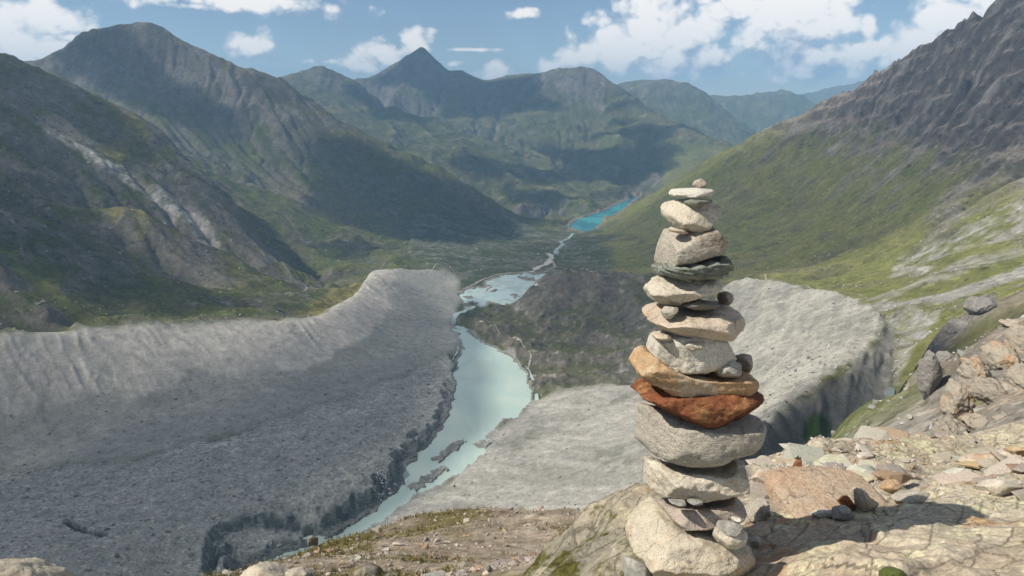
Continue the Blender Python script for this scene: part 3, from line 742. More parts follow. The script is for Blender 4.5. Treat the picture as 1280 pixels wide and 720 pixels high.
# our own hillside: rubble, turf and crags
nh = lerp(np.zeros_like(ALB) + C(.24, .225, .20), C(.085, .10, .032), np.clip(sstep(0.0, 0.4, fbm(x, y, 45, 4, 311) + 0.25 * n3 + 0.25 * sstep(0.3, 0.4, AG)) * sstep(70, 110, RG), 0, 1))
nh = lerp(nh, C(.085, .105, .03), 0.85 * soft(region([(1120,495),(1150,470),(1165,455),(1240,405),(1290,385),(1290,420),(1215,440),(1185,490),(1150,512),(1115,524)], 100, 12, 40, 406), 2))
fine = fbm(x, y, 1.2, 3, 312, 0.7); fine2 = fbm(x, y, 5.0, 4, 313, 0.6)
hump = lerp(np.zeros_like(ALB) + C(.20, .165, .125), C(.30, .26, .21), np.clip(0.4 + fine, 0, 1))
hump = lerp(hump, C(.110, .095, .035), np.clip(sstep(0.0, 0.4, fine2 + 0.25 * fine + 0.35 * sstep(-0.02, -0.22, AG) - 0.05), 0, 0.85))
nh = np.where((RG < 60)[..., None], hump, nh)
ALB = over(NEARH, nh)
ck = lerp(np.zeros_like(ALB) + C(.20, .185, .165), C(.27, .20, .14), np.clip(0.25 + fbm(x, y, 14, 4, 314) * 1.5, 0, 1))
ck = lerp(ck, C(.12, .115, .11), (oc1 | oc2) * 0.6)
ck = lerp(ck, C(.10, .11, .035), sstep(0.15, 0.4, fbm(x, y, 10, 4, 315)) * (1 - sstep(0.6, 1.2, SLOPE)) * 0.8)
ALB = over(crag, ck)
SPK = np.where(NEARH | crag, 0.6, SPK)
# reservoir and lake margins: bare pale strip
for m, n, col in ((m_resv, 5, C(.20, .17, .14)), (m_pool, 3, C(.24, .235, .22)), (m_lake, 3, C(.25, .25, .24))):
    rg_ = (soft(m, n) > 0.03) & ~m & ~m_glac
    ALB = np.where(rg_[..., None], lerp(ALB, col, np.full(ZT.shape, 0.7, np.float32)), ALB)
ALB = np.where((island | _shelf)[..., None], C(.20, .20, .185) * (1 + 0.5 * n3)[..., None], ALB)
ALB = np.clip(ALB * (1 + 0.10 * n3 + 0.06 * n2)[..., None], 0.01, 0.6)

# ------------------------------------------------------------------ ground material
def ground_mat(name, coarse, fine, bump, rough=0.95):
    m, N = new_mat(name)
    pos = N.add('ShaderNodeNewGeometry').outputs['Position']
    alb = N.add('ShaderNodeVertexColor', layer_name='alb').outputs[0]
    spk = N.add('ShaderNodeAttribute', attribute_name='spk').outputs['Fac']
    a = N.noise(pos, 1.0 / coarse, 10, 0.70)
    b = N.noise(pos, 1.0 / fine, 4, 0.7)
    v = N.voro(pos, 1.0 / (fine * 1.6), 'F1', 'Color')
    vs = N.add('ShaderNodeSeparateColor', {'Color': v}).outputs[0]
    t = N.m('MULTIPLY', N.m('SUBTRACT', a, 0.5), 1.5)
    t = N.m('ADD', t, N.m('MULTIPLY', N.m('SUBTRACT', b, 0.5), N.m('MULTIPLY', spk, 2.2)))
    t = N.m('ADD', t, N.m('MULTIPLY', N.m('POWER', vs, 7.0), N.m('MULTIPLY', spk, 0.9)))
    t = N.m('ADD', t, N.m('MULTIPLY', N.m('POWER', N.m('SUBTRACT', 1.0, vs), 9.0), N.m('MULTIPLY', spk, -0.7)))
    f = N.m('MAXIMUM', N.m('ADD', 1.0, t), 0.25)
    col = N.vm('SCALE', alb, scale=f)
    h = N.m('ADD', N.m('MULTIPLY', a, coarse * 0.25), N.m('MULTIPLY', b, fine * 0.35))
    bp = N.add('ShaderNodeBump', {'Height': h, 'Strength': bump, 'Distance': 1.0})
    d = N.add('ShaderNodeBsdfDiffuse', {'Color': col, 'Roughness': 0.6, 'Normal': bp})
    N.add('ShaderNodeOutputMaterial', {'Surface': d})
    return m
M_ROCKY = ground_mat('mountain_ground', 42, 5, 0.6)
M_FAR = ground_mat('far_mountain_ground', 130, 18, 0.7)
M_DEBRIS = ground_mat('glacial_debris', 11, 1.6, 0.4)
M_DRIFT = ground_mat('moraine_gravel', 12, 1.2, 0.22)
M_NEAR = ground_mat('hillside_rubble', 1.6, 0.22, 0.8)
M_SLOPE = ground_mat('hillside_turf', 9, 1.3, 0.7)

# ------------------------------------------------------------------ one object for each piece of the land
ID = np.zeros(ZT.shape, np.int8)
ID[is_l] = 1; ID[is_b] = 2; ID[is_c] = 3; ID[is_d] = 4; ID[is_r] = 5
ID[m_glac] = 6; ID[m_morl] = 7; ID[m_plain] = 8; ID[m_morr | m_out] = 9; ID[m_hill] = 10; ID[FLOOR] = 11; ID[NEARH & (RG >= 60)] = 12
ID[crag & (RG >= 60)] = 12; ID[RG < 60] = 13
ID[m_lake | island] = np.where(ID[m_lake | island] == 6, 6, 8)
LAND = {1: ('mountain_slope', 'shaded grass and scree mountain slope rising on the left above the moraine', M_ROCKY),
        2: ('mountain_massif', 'dark broad double-topped mountain with a long spur falling to the turquoise reservoir', M_ROCKY),
        3: ('mountain_range', 'hazy range with a pointed pyramid peak and a flat-topped summit at the valley end', M_FAR),
        4: ('distant_mountains', 'faint blue mountains farthest away at the gap of the valley', M_FAR),
        5: ('mountain_flank', 'steep mountain on the right with brown rock above green meadow', M_ROCKY),
        6: ('glacier', 'dark grey debris-covered glacier tongue with ice cliffs along the river', M_DEBRIS),
        7: ('lateral_moraine', 'long grey lateral moraine wall with an eroded upper band coloured pale for sunlight, left of the lake', M_DRIFT),
        8: ('gravel_plain', 'pale grey gravel plain on the right bank of the milky river', M_DRIFT),
        9: ('curved_moraine', 'sunlit curved moraine of pale rubble with a shaded outer side, right of the cairn', M_DRIFT),
        10: ('rocky_hill', 'dark rounded rocky hill standing beside the lake behind the cairn', M_ROCKY),
        11: ('valley_floor', 'dark valley floor with braided streams between the lakes', M_ROCKY),
        12: ('hillside', 'green and rocky hillside with grey crags at the right edge', M_SLOPE),
        13: ('scree_slope', 'brown stony slope with dry turf just below the viewpoint', M_NEAR)}
IDX = np.arange(NA * NR).reshape(NR, NA)
FALL = np.stack([IDX[:-1, :-1], IDX[:-1, 1:], IDX[1:, 1:], IDX[1:, :-1]], -1).reshape(-1, 4)
FID = ID[:-1, :-1].ravel()
VALL = np.stack([XG, YG, ZT], -1).reshape(-1, 3)
_e1 = np.stack([np.gradient(XG, axis=1), np.gradient(YG, axis=1), np.gradient(ZT, axis=1)], -1)
_e2 = np.stack([np.gradient(XG, axis=0), np.gradient(YG, axis=0), np.gradient(ZT, axis=0)], -1)
NALL = np.cross(_e1, _e2); NALL /= np.linalg.norm(NALL, axis=-1, keepdims=True); NALL = NALL.reshape(-1, 3)
ALBF = ALB.reshape(-1, 3); SPKF = SPK.ravel()
for k, (nm, lab, mt) in LAND.items():
    f = FALL[FID == k]
    if len(f) == 0: continue
    used, inv = np.unique(f, return_inverse=True)
    me = mesh_np(nm, VALL[used], inv.reshape(-1, 4))
    vcol(me, 'alb', ALBF[used]); vfloat(me, 'spk', SPKF[used])
    me.normals_split_custom_set_from_vertices(NALL[used].astype(np.float32))
    link(nm, me, mt, kind='structure', label=lab)

def ground_z(px, py):
    """height of the built land at world points"""
    a = np.arctan2(px, py); r = np.hypot(px, py)
    ia = np.interp(a, AZ, np.arange(NA)); ir = np.interp(np.log(r), np.log(RR), np.arange(NR))
    a0 = np.clip(ia.astype(int), 0, NA - 2); r0 = np.clip(ir.astype(int), 0, NR - 2); fa = ia - a0; fr = ir - r0
    return (ZT[r0, a0] * (1 - fa) + ZT[r0, a0 + 1] * fa) * (1 - fr) + (ZT[r0 + 1, a0] * (1 - fa) + ZT[r0 + 1, a0 + 1] * fa) * fr
def ground_id(px, py):
    a = np.arctan2(px, py); r = np.hypot(px, py)
    ia = np.clip(np.rint(np.interp(a, AZ, np.arange(NA))).astype(int), 0, NA - 1); ir = np.clip(np.rint(np.interp(np.log(r), np.log(RR), np.arange(NR))).astype(int), 0, NR - 1)
    return ID[ir, ia], ir, ia

# ------------------------------------------------------------------ water
def water_mat(name, col, rough, turb=0.0, col2=None, spec=0.5, ripple=0.02):
    m, N = new_mat(name)
    pos = N.add('ShaderNodeNewGeometry').outputs['Position']
    c = col
    if col2 is not None:
        w = N.vm('MULTIPLY', pos, (1.0, 0.6, 1.0))
        c = N.mix(N.ramp(N.noise(w, turb, 4, 0.6, 0.8), 0.42, 0.62), col, col2)
    bp = N.add('ShaderNodeBump', {'Height': N.noise(pos, 0.35, 3, 0.6), 'Strength': ripple, 'Distance': 1.0})
    b = N.add('ShaderNodeBsdfPrincipled', {'Base Color': c, 'Roughness': rough, 'IOR': 1.33, 'Normal': bp, 'Specular IOR Level': spec})
    N.add('ShaderNodeOutputMaterial', {'Surface': b})
    return m
def sheet(name, poly, z, grow, mat, label):
    P = np.array([(p[0], p[1]) for p in poly])
    c = P.mean(0)
    bm = bmesh.new()
    nrm = np.roll(P, -1, 0) - np.roll(P, 1, 0); nrm = np.stack([nrm[:, 1], -nrm[:, 0]], 1); nrm /= np.linalg.norm(nrm, axis=1)[:, None] + 1e-9
    area = 0.5 * np.sum(P[:, 0] * np.roll(P[:, 1], -1) - np.roll(P[:, 0], -1) * P[:, 1])
    P = P + nrm * grow * (1 if area > 0 else -1)
    vs = [bm.verts.new((px, py, z)) for px, py in (P if area > 0 else P[::-1])]
    f = bm.faces.new(vs); bmesh.ops.triangulate(bm, faces=[f])
    me = bpy.data.meshes.new(name); bm.to_mesh(me); bm.free()
    return link(name, me, mat, kind='structure', label=label)
W_MILK = water_mat('milky_meltwater', (.35, .455, .42), 0.18, 0.02, (.40, .485, .435), spec=0.3)
W_POOLM = water_mat('shallow_meltwater', (.38, .48, .46), 0.22, 0.03, (.30, .38, .36), spec=0.3)
W_RES = water_mat('turquoise_reservoir', (.018, .17, .23), 0.15, 0.004, (.045, .34, .37))
W_SILT = water_mat('silty_pond_water', (.20, .235, .20), 0.2, 0.1, (.17, .20, .17), spec=0.3)
sheet('glacial_lake', W_LAKE, -440 + EYE, 12, W_MILK, 'milky turquoise meltwater lake narrowing to a river beside the glacier')
sheet('meltwater_pool', W_POOL, -448 + EYE, 16, W_POOLM, 'shallow pale blue pool spread over the valley floor beyond the lake')
sheet('reservoir', W_RESV, -550 + EYE, 25, W_RES, 'bright turquoise reservoir in the far valley')

def ribbon(name, pix, width, mat, label, lift=0.5, step=8.0, rmin=300, pts=None, jit=0.0, seed=1):
    """a strip laid over the land: stream or trail"""
    if pts is None:
        P = [hit(u, v, rmin) for u, v in pix]; P = [(r * math.sin(a), r * math.cos(a), 0) for a, r in P]
    else: P = pts
    L = np.array(_dens(P, step))[:, :2]
    for _ in range(2):
        L[1:-1] = (L[:-2] + 2 * L[1:-1] + L[2:]) / 4
    if jit:
        L = L + jit * np.stack([fbm(L[:, 0], L[:, 1], jit * 6, 2, seed), fbm(L[:, 0], L[:, 1], jit * 6, 2, seed + 9)], 1)
    t = np.gradient(L, axis=0); t /= np.linalg.norm(t, axis=1)[:, None] + 1e-9
    n = np.stack([-t[:, 1], t[:, 0]], 1)
    w = width * (1 + 1.1 * fbm(L[:, 0], L[:, 1], step * 3, 3, seed + 20))[:, None] / 2
    cols = []
    for k in (-1, -0.5, 0, 0.5, 1):
        q = L + n * w * k
        cols.append(np.column_stack([q, ground_z(q[:, 0], q[:, 1]) + lift]))
    V = np.stack(cols, 1).reshape(-1, 3); i = np.arange(len(L) * 5).reshape(-1, 5)
    F = np.stack([i[:-1, :-1], i[:-1, 1:], i[1:, 1:], i[1:, :-1]], -1).reshape(-1, 4)[:, ::-1]
    return link(name, mesh_np(name, V, F), mat, kind='structure', label=label)
def plain_mat(name, col, sc=0.5, var=0.35, rough=0.9):
    m, N = new_mat(name)
    pos = N.add('ShaderNodeNewGeometry').outputs['Position']
    c = N.vm('SCALE', N.add('ShaderNodeRGB').outputs[0], scale=N.m('ADD', 1 - var / 2, N.m('MULTIPLY', N.noise(pos, sc, 5, 0.65), var)))
    N.n['RGB'].outputs[0].default_value = (*col, 1)
    b = N.add('ShaderNodeBsdfPrincipled', {'Base Color': c, 'Roughness': rough, 'Specular IOR Level': 0.2})
    N.add('ShaderNodeOutputMaterial', {'Surface': b})
    return m
M_TRAIL = plain_mat('trail_dust', (.26, .24, .20), 0.3, 0.8)
M_FLAT = plain_mat('pale_silt', (.40, .385, .36), 0.05)
ribbon('outlet_stream', [(583,414),(572,408),(566,402),(570,394),(580,390),(592,384)], 12, W_POOLM, 'short rushing stream from the milky lake to the pool', 0.6, 6)
ribbon('gravel_bar', [(600,369),(625,362),(648,360),(672,358)], 9, M_FLAT, 'pale gravel bar dividing the shallow pool', 1.9, 8, jit=7)
ribbon('gravel_spit', [(590,378),(604,366),(618,358),(640,352)], 6, M_FLAT, 'thin gravel spit in the left half of the shallow pool', 1.8, 8, jit=7, seed=4)
ribbon('braided_stream', [(664,341),(676,334),(684,330),(690,322),(686,317)], 16, M_FLAT, 'pale braided stream bed beyond the shallow pool', 0.8, 8, jit=5)
ribbon('winding_stream', [(694,318),(698,310),(704,306),(700,302),(710,299),(714,295),(716,292)], 14, W_POOLM, 'winding stream running down towards the turquoise reservoir', 0.8, 10, jit=6)
ribbon('gravel_road', [(580,362),(605,349),(622,343),(650,341),(680,341),(694,334),(688,322),(682,317)], 7, M_TRAIL, 'pale gravel road bending round the shallow pool', 0.8, 8, jit=3)
ribbon('valley_track', [(694,334),(730,338),(770,342),(800,344)], 6, M_TRAIL, 'straight track across the valley floor towards the right mountain', 0.8, 10, jit=4)
ribbon('moraine_path', [(462,340),(480,337),(505,337),(530,332),(553,328),(562,333),(568,341),(590,340),(610,336)], 2.6, M_TRAIL, 'thin path over the end of the left moraine', 0.7, 8, jit=3)
ribbon('hill_path', [(600,404),(622,416),(650,432),(664,446),(660,456),(668,470)], 2.2, M_TRAIL, 'thin path around the shore of the rocky hill', 0.6, 8, jit=4)
ribbon('meadow_path', [(950,338),(965,346),(1000,352),(1040,358),(1075,362),(1090,372)], 2.0, M_TRAIL, 'narrow path along the upper edge of the curved moraine', 0.6, 8, jit=4)
_pp = [hit(1112 + 9 * math.cos(t) + 2 * math.sin(2 * t), 495 + 9 * math.sin(t) + 2 * math.cos(3 * t), 300) for t in np.linspace(0, 2 * math.pi, 18, endpoint=False)]
_pz = float(np.median(ground_z(np.array([r * math.sin(a) for a, r in _pp]), np.array([r * math.cos(a) for a, r in _pp])))) - 0.3
sheet('tarn', [(r * math.sin(a), r * math.cos(a)) for a, r in _pp], _pz, 1, W_SILT, 'tiny pond in the trough behind the shaded moraine side')

# ================================================================== STONES
from mathutils import noise as mn
def stone_mat(name, c1, c2, c3=None, t3=0.6, band=(1, 1, 1), grain=0.42, specks=0.0, bump=0.85, scale=1.0, c4=None, t4=0.62, rough=0.85):
    """weathered gneiss / schist: two base tones, patches of stain or lichen, mineral grain, dark specks"""
    m, N = new_mat(name)
    tc = N.add('ShaderNodeTexCoord').outputs['Object']
    rnd = N.add('ShaderNodeObjectInfo').outputs['Random']
    p = N.vm('ADD', tc, N.vm('SCALE', (13.1, 7.7, 3.3), scale=rnd))
    q = N.vm('MULTIPLY', p, band)
    n_l = N.noise(q, 9 * scale, 5, 0.6, 0.3); n_m = N.noise(q, 34 * scale, 6, 0.68); n_f = N.noise(p, 190 * scale, 3, 0.75)
    col = N.mix(N.ramp(N.m('ADD', N.m('MULTIPLY', n_l, 0.6), N.m('MULTIPLY', n_m, 0.4)), 0.36, 0.62), c1, c2)
    if c3 is not None:
        f = N.m('ADD', N.noise(p, 7 * scale, 6, 0.62, 0.5), N.m('MULTIPLY', N.m('SUBTRACT', n_m, 0.5), 0.35))
        col = N.mix(N.ramp(f, t3 - 0.06, t3 + 0.08), col, c3)
    if c4 is not None:
        f = N.m('ADD', N.noise(N.vm('ADD', p, (5, 9, 2)), 16 * scale, 6, 0.68), N.m('MULTIPLY', N.m('SUBTRACT', n_f, 0.5), 0.25))
        col = N.mix(N.ramp(f, t4 - 0.03, t4 + 0.05), col, c4)
    g = N.m('ADD', N.m('MULTIPLY', N.m('SUBTRACT', n_f, 0.5), grain * 3.0), N.m('MULTIPLY', N.m('SUBTRACT', n_m, 0.5), grain * 2.4))
    col = N.vm('SCALE', col, scale=N.m('MAXIMUM', N.m('ADD', 1.0, g), 0.15))
    ck = N.voro(N.vm('ADD', q, N.vm('SCALE', N.add('ShaderNodeTexNoise', {'Vector': p, 'Scale': 14 * scale, 'Detail': 4.0}).outputs['Color'], scale=0.10 / scale)), 5.5 * scale, 'DISTANCE_TO_EDGE', 'Distance')
    col = N.mix(N.m('MULTIPLY', N.ramp(ck, 0.022, 0.003), N.m('MULTIPLY', N.ramp(n_l, 0.45, 0.6), 0.5)), col, (.06, .052, .044))
    if specks:
        v = N.voro(p, 120 * scale, 'F1', 'Distance')
        col = N.mix(N.m('MULTIPLY', N.ramp(N.m('ADD', v, N.m('MULTIPLY', n_m, -0.35)), 0.10, -0.02), specks), col, (.03, .028, .025))
    h = N.m('ADD', N.m('ADD', N.m('MULTIPLY', n_m, 0.011 / scale), N.m('MULTIPLY', n_f, 0.004 / scale)), N.m('MULTIPLY', n_l, 0.006 / scale))
    bp = N.add('ShaderNodeBump', {'Height': h, 'Strength': bump, 'Distance': 1.0})
    b = N.add('ShaderNodeBsdfPrincipled', {'Base Color': col, 'Roughness': rough, 'Specular IOR Level': 0.25, 'Normal': bp})
    N.add('ShaderNodeOutputMaterial', {'Surface': b})
    return m
S_PALE = stone_mat('pale_gneiss', (.56, .51, .42), (.43, .39, .315), (.44, .34, .23), 0.62, specks=0.5, grain=0.40)
S_BEIGE = stone_mat('beige_gneiss', (.56, .475, .375), (.45, .38, .30), (.42, .28, .18), 0.60, specks=0.35, grain=0.42)
S_GREY = stone_mat('grey_gneiss', (.43, .395, .33), (.33, .305, .26), (.22, .17, .13), 0.62, (1, 1, 2.6), specks=0.6, grain=0.46)
S_GREEN = stone_mat('green_schist', (.16, .18, .155), (.24, .255, .215), (.30, .28, .20), 0.66, (0.6, 1, 5.0), grain=0.42, bump=0.9)
S_WHITE = stone_mat('whitish_gneiss', (.58, .555, .48), (.45, .43, .37), (.30, .29, .235), 0.66, specks=0.45, grain=0.42)
S_RUST = stone_mat('rusty_stone', (.26, .095, .040), (.13, .048, .026), (.31, .165, .070), 0.56, (1, 1, 1.6), specks=0.6, grain=0.46, bump=0.9, c4=(.07, .03, .018), t4=0.66)
S_ORANGE = stone_mat('orange_gneiss', (.45, .29, .15), (.37, .26, .165), (.46, .38, .27), 0.54, (1, 1, 2.0), specks=0.4, grain=0.42, bump=0.8)
S_PINK = stone_mat('pinkish_gneiss', (.42, .35, .295), (.33, .28, .24), (.23, .205, .18), 0.63, specks=0.6, grain=0.46)
S_BASE = stone_mat('base_gneiss', (.52, .455, .35), (.42, .38, .305), (.44, .27, .14), 0.585, specks=0.55, grain=0.42, bump=0.8, c4=(.20, .185, .16), t4=0.66)
S_BLOCK = stone_mat('tan_block_gneiss', (.46, .33, .22), (.42, .335, .25), (.43, .29, .20), 0.56, (1, 1, 1.8), specks=0.5, grain=0.42, bump=1.0, scale=0.6, c4=(.06, .045, .035), t4=0.63)
S_DARK = stone_mat('dark_slate', (.155, .145, .13), (.21, .195, .17), (.24, .17, .11), 0.62, (1, 1, 3), grain=0.3)
S_SLATE = stone_mat('blue_grey_slate', (.27, .265, .24), (.37, .36, .32), (.19, .185, .17), 0.62, (1, 1, 3), grain=0.26)

def even_mesh(V, F, size):
    me = mesh_np('tmp', V, F); o = bpy.data.objects.new('tmp', me); COL.objects.link(o)
    md = o.modifiers.new('even', 'REMESH'); md.mode = 'VOXEL'; md.voxel_size = size; md.use_smooth_shade = True
    dg = bpy.context.evaluated_depsgraph_get(); ev = o.evaluated_get(dg); m2 = ev.to_mesh()
    v = np.zeros(len(m2.vertices) * 3, np.float32); m2.vertices.foreach_get('co', v)
    n = np.zeros(len(m2.vertices) * 3, np.float32); m2.vertices.foreach_get('normal', n)
    f = np.zeros(len(m2.polygons) * 4, np.int32)
    if len(m2.loops) == len(f): m2.polygons.foreach_get('vertices', f); f = f.reshape(-1, 4)
    else: f = np.array([list(p.vertices)[:4] if len(p.vertices) > 3 else [*p.vertices, p.vertices[2]] for p in m2.polygons], np.int32)
    ev.to_mesh_clear(); bpy.data.objects.remove(o); bpy.data.meshes.remove(me)
    return v.reshape(-1, 3).astype(float), f, n.reshape(-1, 3).astype(float)
def loft_stone(pix, Y, D, p=4.2, seed=1, rough=1.0, cuts=9, N_=120, K=46, tilt=0.0, strata=None, fit=True, facets=(), shear=0.8, vox=52):
    """stone with the given outline (seen from the path) and its own depth: sections shrink towards front and back,
    flat fracture faces are cut off, and the surface is roughened. Returns world vertices, faces."""
    P = np.array(pix, float)
    L = np.linalg.norm(np.roll(P, -1, 0) - P, axis=1); S = np.concatenate([[0], np.cumsum(L)])
    q = np.linspace(0, S[-1], N_, endpoint=False)
    PP = np.concatenate([P, P[:1]]); uu = np.interp(q, S, PP[:, 0]); vv = np.interp(q, S, PP[:, 1])
    a, sl = ray(uu, vv)
    ox = np.tan(a) * Y; oz = sl * Y / np.cos(a)
    area = 0.5 * np.sum(ox * np.roll(oz, -1) - np.roll(ox, -1) * oz)
    if area < 0: ox, oz = ox[::-1], oz[::-1]
    cx, cz = (ox.min() + ox.max()) / 2, (oz.min() + oz.max()) / 2
    th = np.linspace(-1, 1, K) * np.pi / 2
    t = np.sign(th) * np.abs(np.sin(th)) ** (2 / p); s = np.maximum(np.cos(th), 0) ** (2 / p); s[0] = s[-1] = 0.002
    V = np.zeros((K, N_, 3))
    V[..., 0] = cx + (ox - cx)[None] * s[:, None]; V[..., 2] = cz + (oz - cz)[None] * s[:, None]
    V[..., 1] = Y + D * t[:, None] + tilt * (V[..., 2] - cz)
    V[..., 2] += shear * (cz / Y) * (V[..., 1] - Y)
    V = V.reshape(-1, 3)
    W = np.array([ox.max() - ox.min(), 2 * D, oz.max() - oz.min()]); c = np.array([cx, Y, cz])
    rng = np.random.RandomState(seed)
    # fracture faces
    pl = [np.array(f, float) for f in facets]
    for _ in range(cuts):
        n = rng.normal(size=3) * np.array([1.0, 1.0, 0.9]); n[1] = -abs(n[1]) - 0.5; pl.append(np.array([*(n / np.linalg.norm(n)), rng.uniform(0.80, 0.94)]))
    for _ in range(cuts):      # chipped edges all round
        an = rng.uniform(0, 2 * np.pi); n = np.array([math.cos(an), rng.choice([-1, -1, 1]) * rng.uniform(0.3, 1.0), math.sin(an)]); pl.append(np.array([*(n / np.linalg.norm(n)), rng.uniform(0.91, 0.98)]))
    for f in pl:
        n = f[:3] / W; n = n / np.linalg.norm(n)
        d = (V - c) @ n; lim = d.max() * f[3]
        V = V - np.maximum(0, d - lim)[:, None] * n * 0.96
    i = np.arange(K * N_).reshape(K, N_); j = np.roll(i, -1, 1)
    F = np.stack([i[:-1], j[:-1], j[1:], i[1:]], -1).reshape(-1, 4)
    # even triangles, then roughness
    V, F, nr = even_mesh(V, F, float(np.max(np.ptp(V, axis=0))) / vox)
    size = float(np.mean(sorted(W)[:2])); off = rng.uniform(-50, 50, 3)
    for _ in range(int(cuts * 1.6)):
        n = rng.normal(size=3); n[1] = -abs(n[1]) * 0.9; n /= np.linalg.norm(n); n = n / W; n /= np.linalg.norm(n)
        d = (V - c) @ n; V = V - np.maximum(0, d - d.max() * rng.uniform(0.74, 0.93))[:, None] * n * 0.97
    disp = np.empty(len(V))
    for k in range(len(V)):
        w = Vector((V[k] - c) / size * 2.2 + off)
        h = mn.fractal(w, 0.6, 2.1, 6) * 0.020
        vd = mn.voronoi(w * 1.3 + Vector((3, 1, 7)))[0]; h += min(vd[1] - vd[0], 0.22) * 0.035 - 0.005
        vd = mn.voronoi(w * 3.4)[0]; h += min(vd[1] - vd[0], 0.14) * 0.018
        h += mn.fractal(w * 6.0, 0.5, 2.2, 5) * 0.014
        disp[k] = h
    disp *= size * rough
    if strata:
        fr, am, tl = strata
        ph = (V[:, 2] - c[2] + tl * (V[:, 0] - c[0])) * fr + np.array([mn.noise(Vector(v * 7)) * 1.1 for v in V])
        sw = (ph % 1.0); disp += am * (np.where(sw < 0.75, sw / 0.75, (1 - sw) / 0.25) - 0.5) * (0.6 + 0.8 * np.array([mn.noise(Vector(v * 5 + 9)) for v in V]))
    V = V + nr * disp[:, None]
    if fit:
        tu0, tu1, tv0, tv1 = P[:, 0].min(), P[:, 0].max(), P[:, 1].min(), P[:, 1].max()
        for _ in range(3):
            u, v = to_pix(V); 
            ku = (tu1 - tu0) / (u.max() - u.min()); kv = (tv1 - tv0) / (v.max() - v.min())
            cc = V.mean(0); V = cc + (V - cc) * np.array([ku, 1, kv])
            u, v = to_pix(V); k = cc[1] / FPX
            V[:, 0] += ((tu0 + tu1) / 2 - (u.min() + u.max()) / 2) * k
            V[:, 2] -= ((tv0 + tv1) / 2 - (v.min() + v.max()) / 2) * k * 1.05
    V = V + np.array([0, 0, EYE])
    return V, F
def to_pix(V):
    """pixel of points given relative to the eye"""
    x_, y_, z_ = V[:, 0], V[:, 1], V[:, 2]
    d = y_ * math.cos(PITCH) - z_ * math.sin(PITCH); h = y_ * math.sin(PITCH) + z_ * math.cos(PITCH)
    return 640 + FPX * x_ / d, 360 - FPX * h / d
def add_stone(name, VF, mat, parent=None, **props):
    V, F = VF
    c = V.mean(0); c[2] = V[:, 2].min()
    me = mesh_np(name, V - c, F)
    # close the two poles
    o = link(name, me, mat, parent=parent, loc=tuple(c), **props)
    return o

# ================================================================== THE ROCK LEDGE
LP = []
_edge = [(760,622,3.15),(800,602,3.3),(880,588,3.75),(930,577,4.3),(965,569,4.8),(1000,564,5.3),(1060,562,5.8),(1110,560,6.2),(1160,558,6.6),(1220,556,7.2),(1290,548,7.8),(1400,540,8.2)]
for p in _edge:
    q = at(*p); LP.append(q)
    for dr, dzz in ((0.35, 0.55), (1.2, 2.2)):
        k = (p[2] + dr) / p[2]; LP.append((q[0] * k, q[1] * k, q[2] - dzz))
_left = [(760,622,3.15),(735,645,3.25),(715,662,3.25),(695,685,3.2),(668,708,3.1),(640,735,3.0),(610,770,2.9)]
for p in _left:
    q = at(*p); LP.append(q); LP.append((q[0] - 0.22, q[1] + 0.25, q[2] - 0.45)); LP.append((q[0] - 0.7, q[1] + 0.7, q[2] - 1.8))
for p in [(1000,578,4.6),(1060,577,4.9),(1110,575,5.2),(1160,574,5.4),(1220,572,5.8),(1290,568,6.2),(1400,562,6.4),(1030,583,4.6),(1130,582,4.8),(1230,580,5.2),(1310,580,5.4),(960,585,4.1),(960,600,3.6),(1050,590,4.2),(1150,590,4.5),(1250,590,4.8),(1000,640,2.75),(1100,640,2.85),(1200,640,2.95),(1290,640,3.1),(1000,700,2.2),(1100,700,2.25),(1200,700,2.3),(1290,700,2.35),(1000,770,1.85),(1200,770,1.9),(1350,700,2.4),
          (880,705,2.3),(830,722,2.2),(940,705,2.3),(870,760,2.05),(790,625,3.0),(770,650,2.95),(760,690,2.65),(740,672,2.9),(720,700,2.75),(690,725,2.6),(740,720,2.45),(800,715,2.25),(660,760,2.4),(760,790,2.0),(850,660,2.7),(850,625,3.1),(940,640,2.8),(930,610,3.4)]:
    LP.append(at(*p))
for a_ in range(-12, 62, 8):
    for r_ in (1.1, 1.5):
        LP.append((r_ * math.sin(rad(a_)), r_ * math.cos(rad(a_)), 0.16 + 0.12 * sstep(0, 40, a_) if r_ > 1.3 else 0.1))
for p in [(1450,640,3.2),(1450,600,4.6),(1450,700,2.4)]: LP.append(at(*p))
LP = np.array(LP)
_lx = LP[:, :2]; _n = len(LP)
_A = np.zeros((_n + 3, _n + 3)); _A[:_n, :_n] = -np.sqrt(((_lx[:, None] - _lx[None]) ** 2).sum(-1) + 0.003)
_A[np.arange(_n), np.arange(_n)] += 0.01
_A[:_n, _n] = 1; _A[:_n, _n + 1:] = _lx; _A[_n, :_n] = 1; _A[_n + 1:, :_n] = _lx.T
_lw = np.linalg.solve(_A, np.concatenate([LP[:, 2], [0, 0, 0]]))
LAZ = np.radians(np.linspace(-9, 50, 350)); LRR = 1.45 * (9.0 / 1.45) ** (np.arange(400) / 399)
LA, LR_ = np.meshgrid(LAZ, LRR); lx = LR_ * np.sin(LA); ly = LR_ * np.cos(LA)
def _led(px, py):
    o = np.zeros(px.size)
    a = px.ravel(); b = py.ravel()
    for i in range(0, len(a), 20000):
        o[i:i + 20000] = -np.sqrt((a[i:i + 20000, None] - _lx[:, 0]) ** 2 + (b[i:i + 20000, None] - _lx[:, 1]) ** 2 + 0.003) @ _lw[:_n]
    return (o + _lw[_n] + _lw[_n + 1] * a + _lw[_n + 2] * b).reshape(px.shape)
LZ0 = _led(lx, ly)
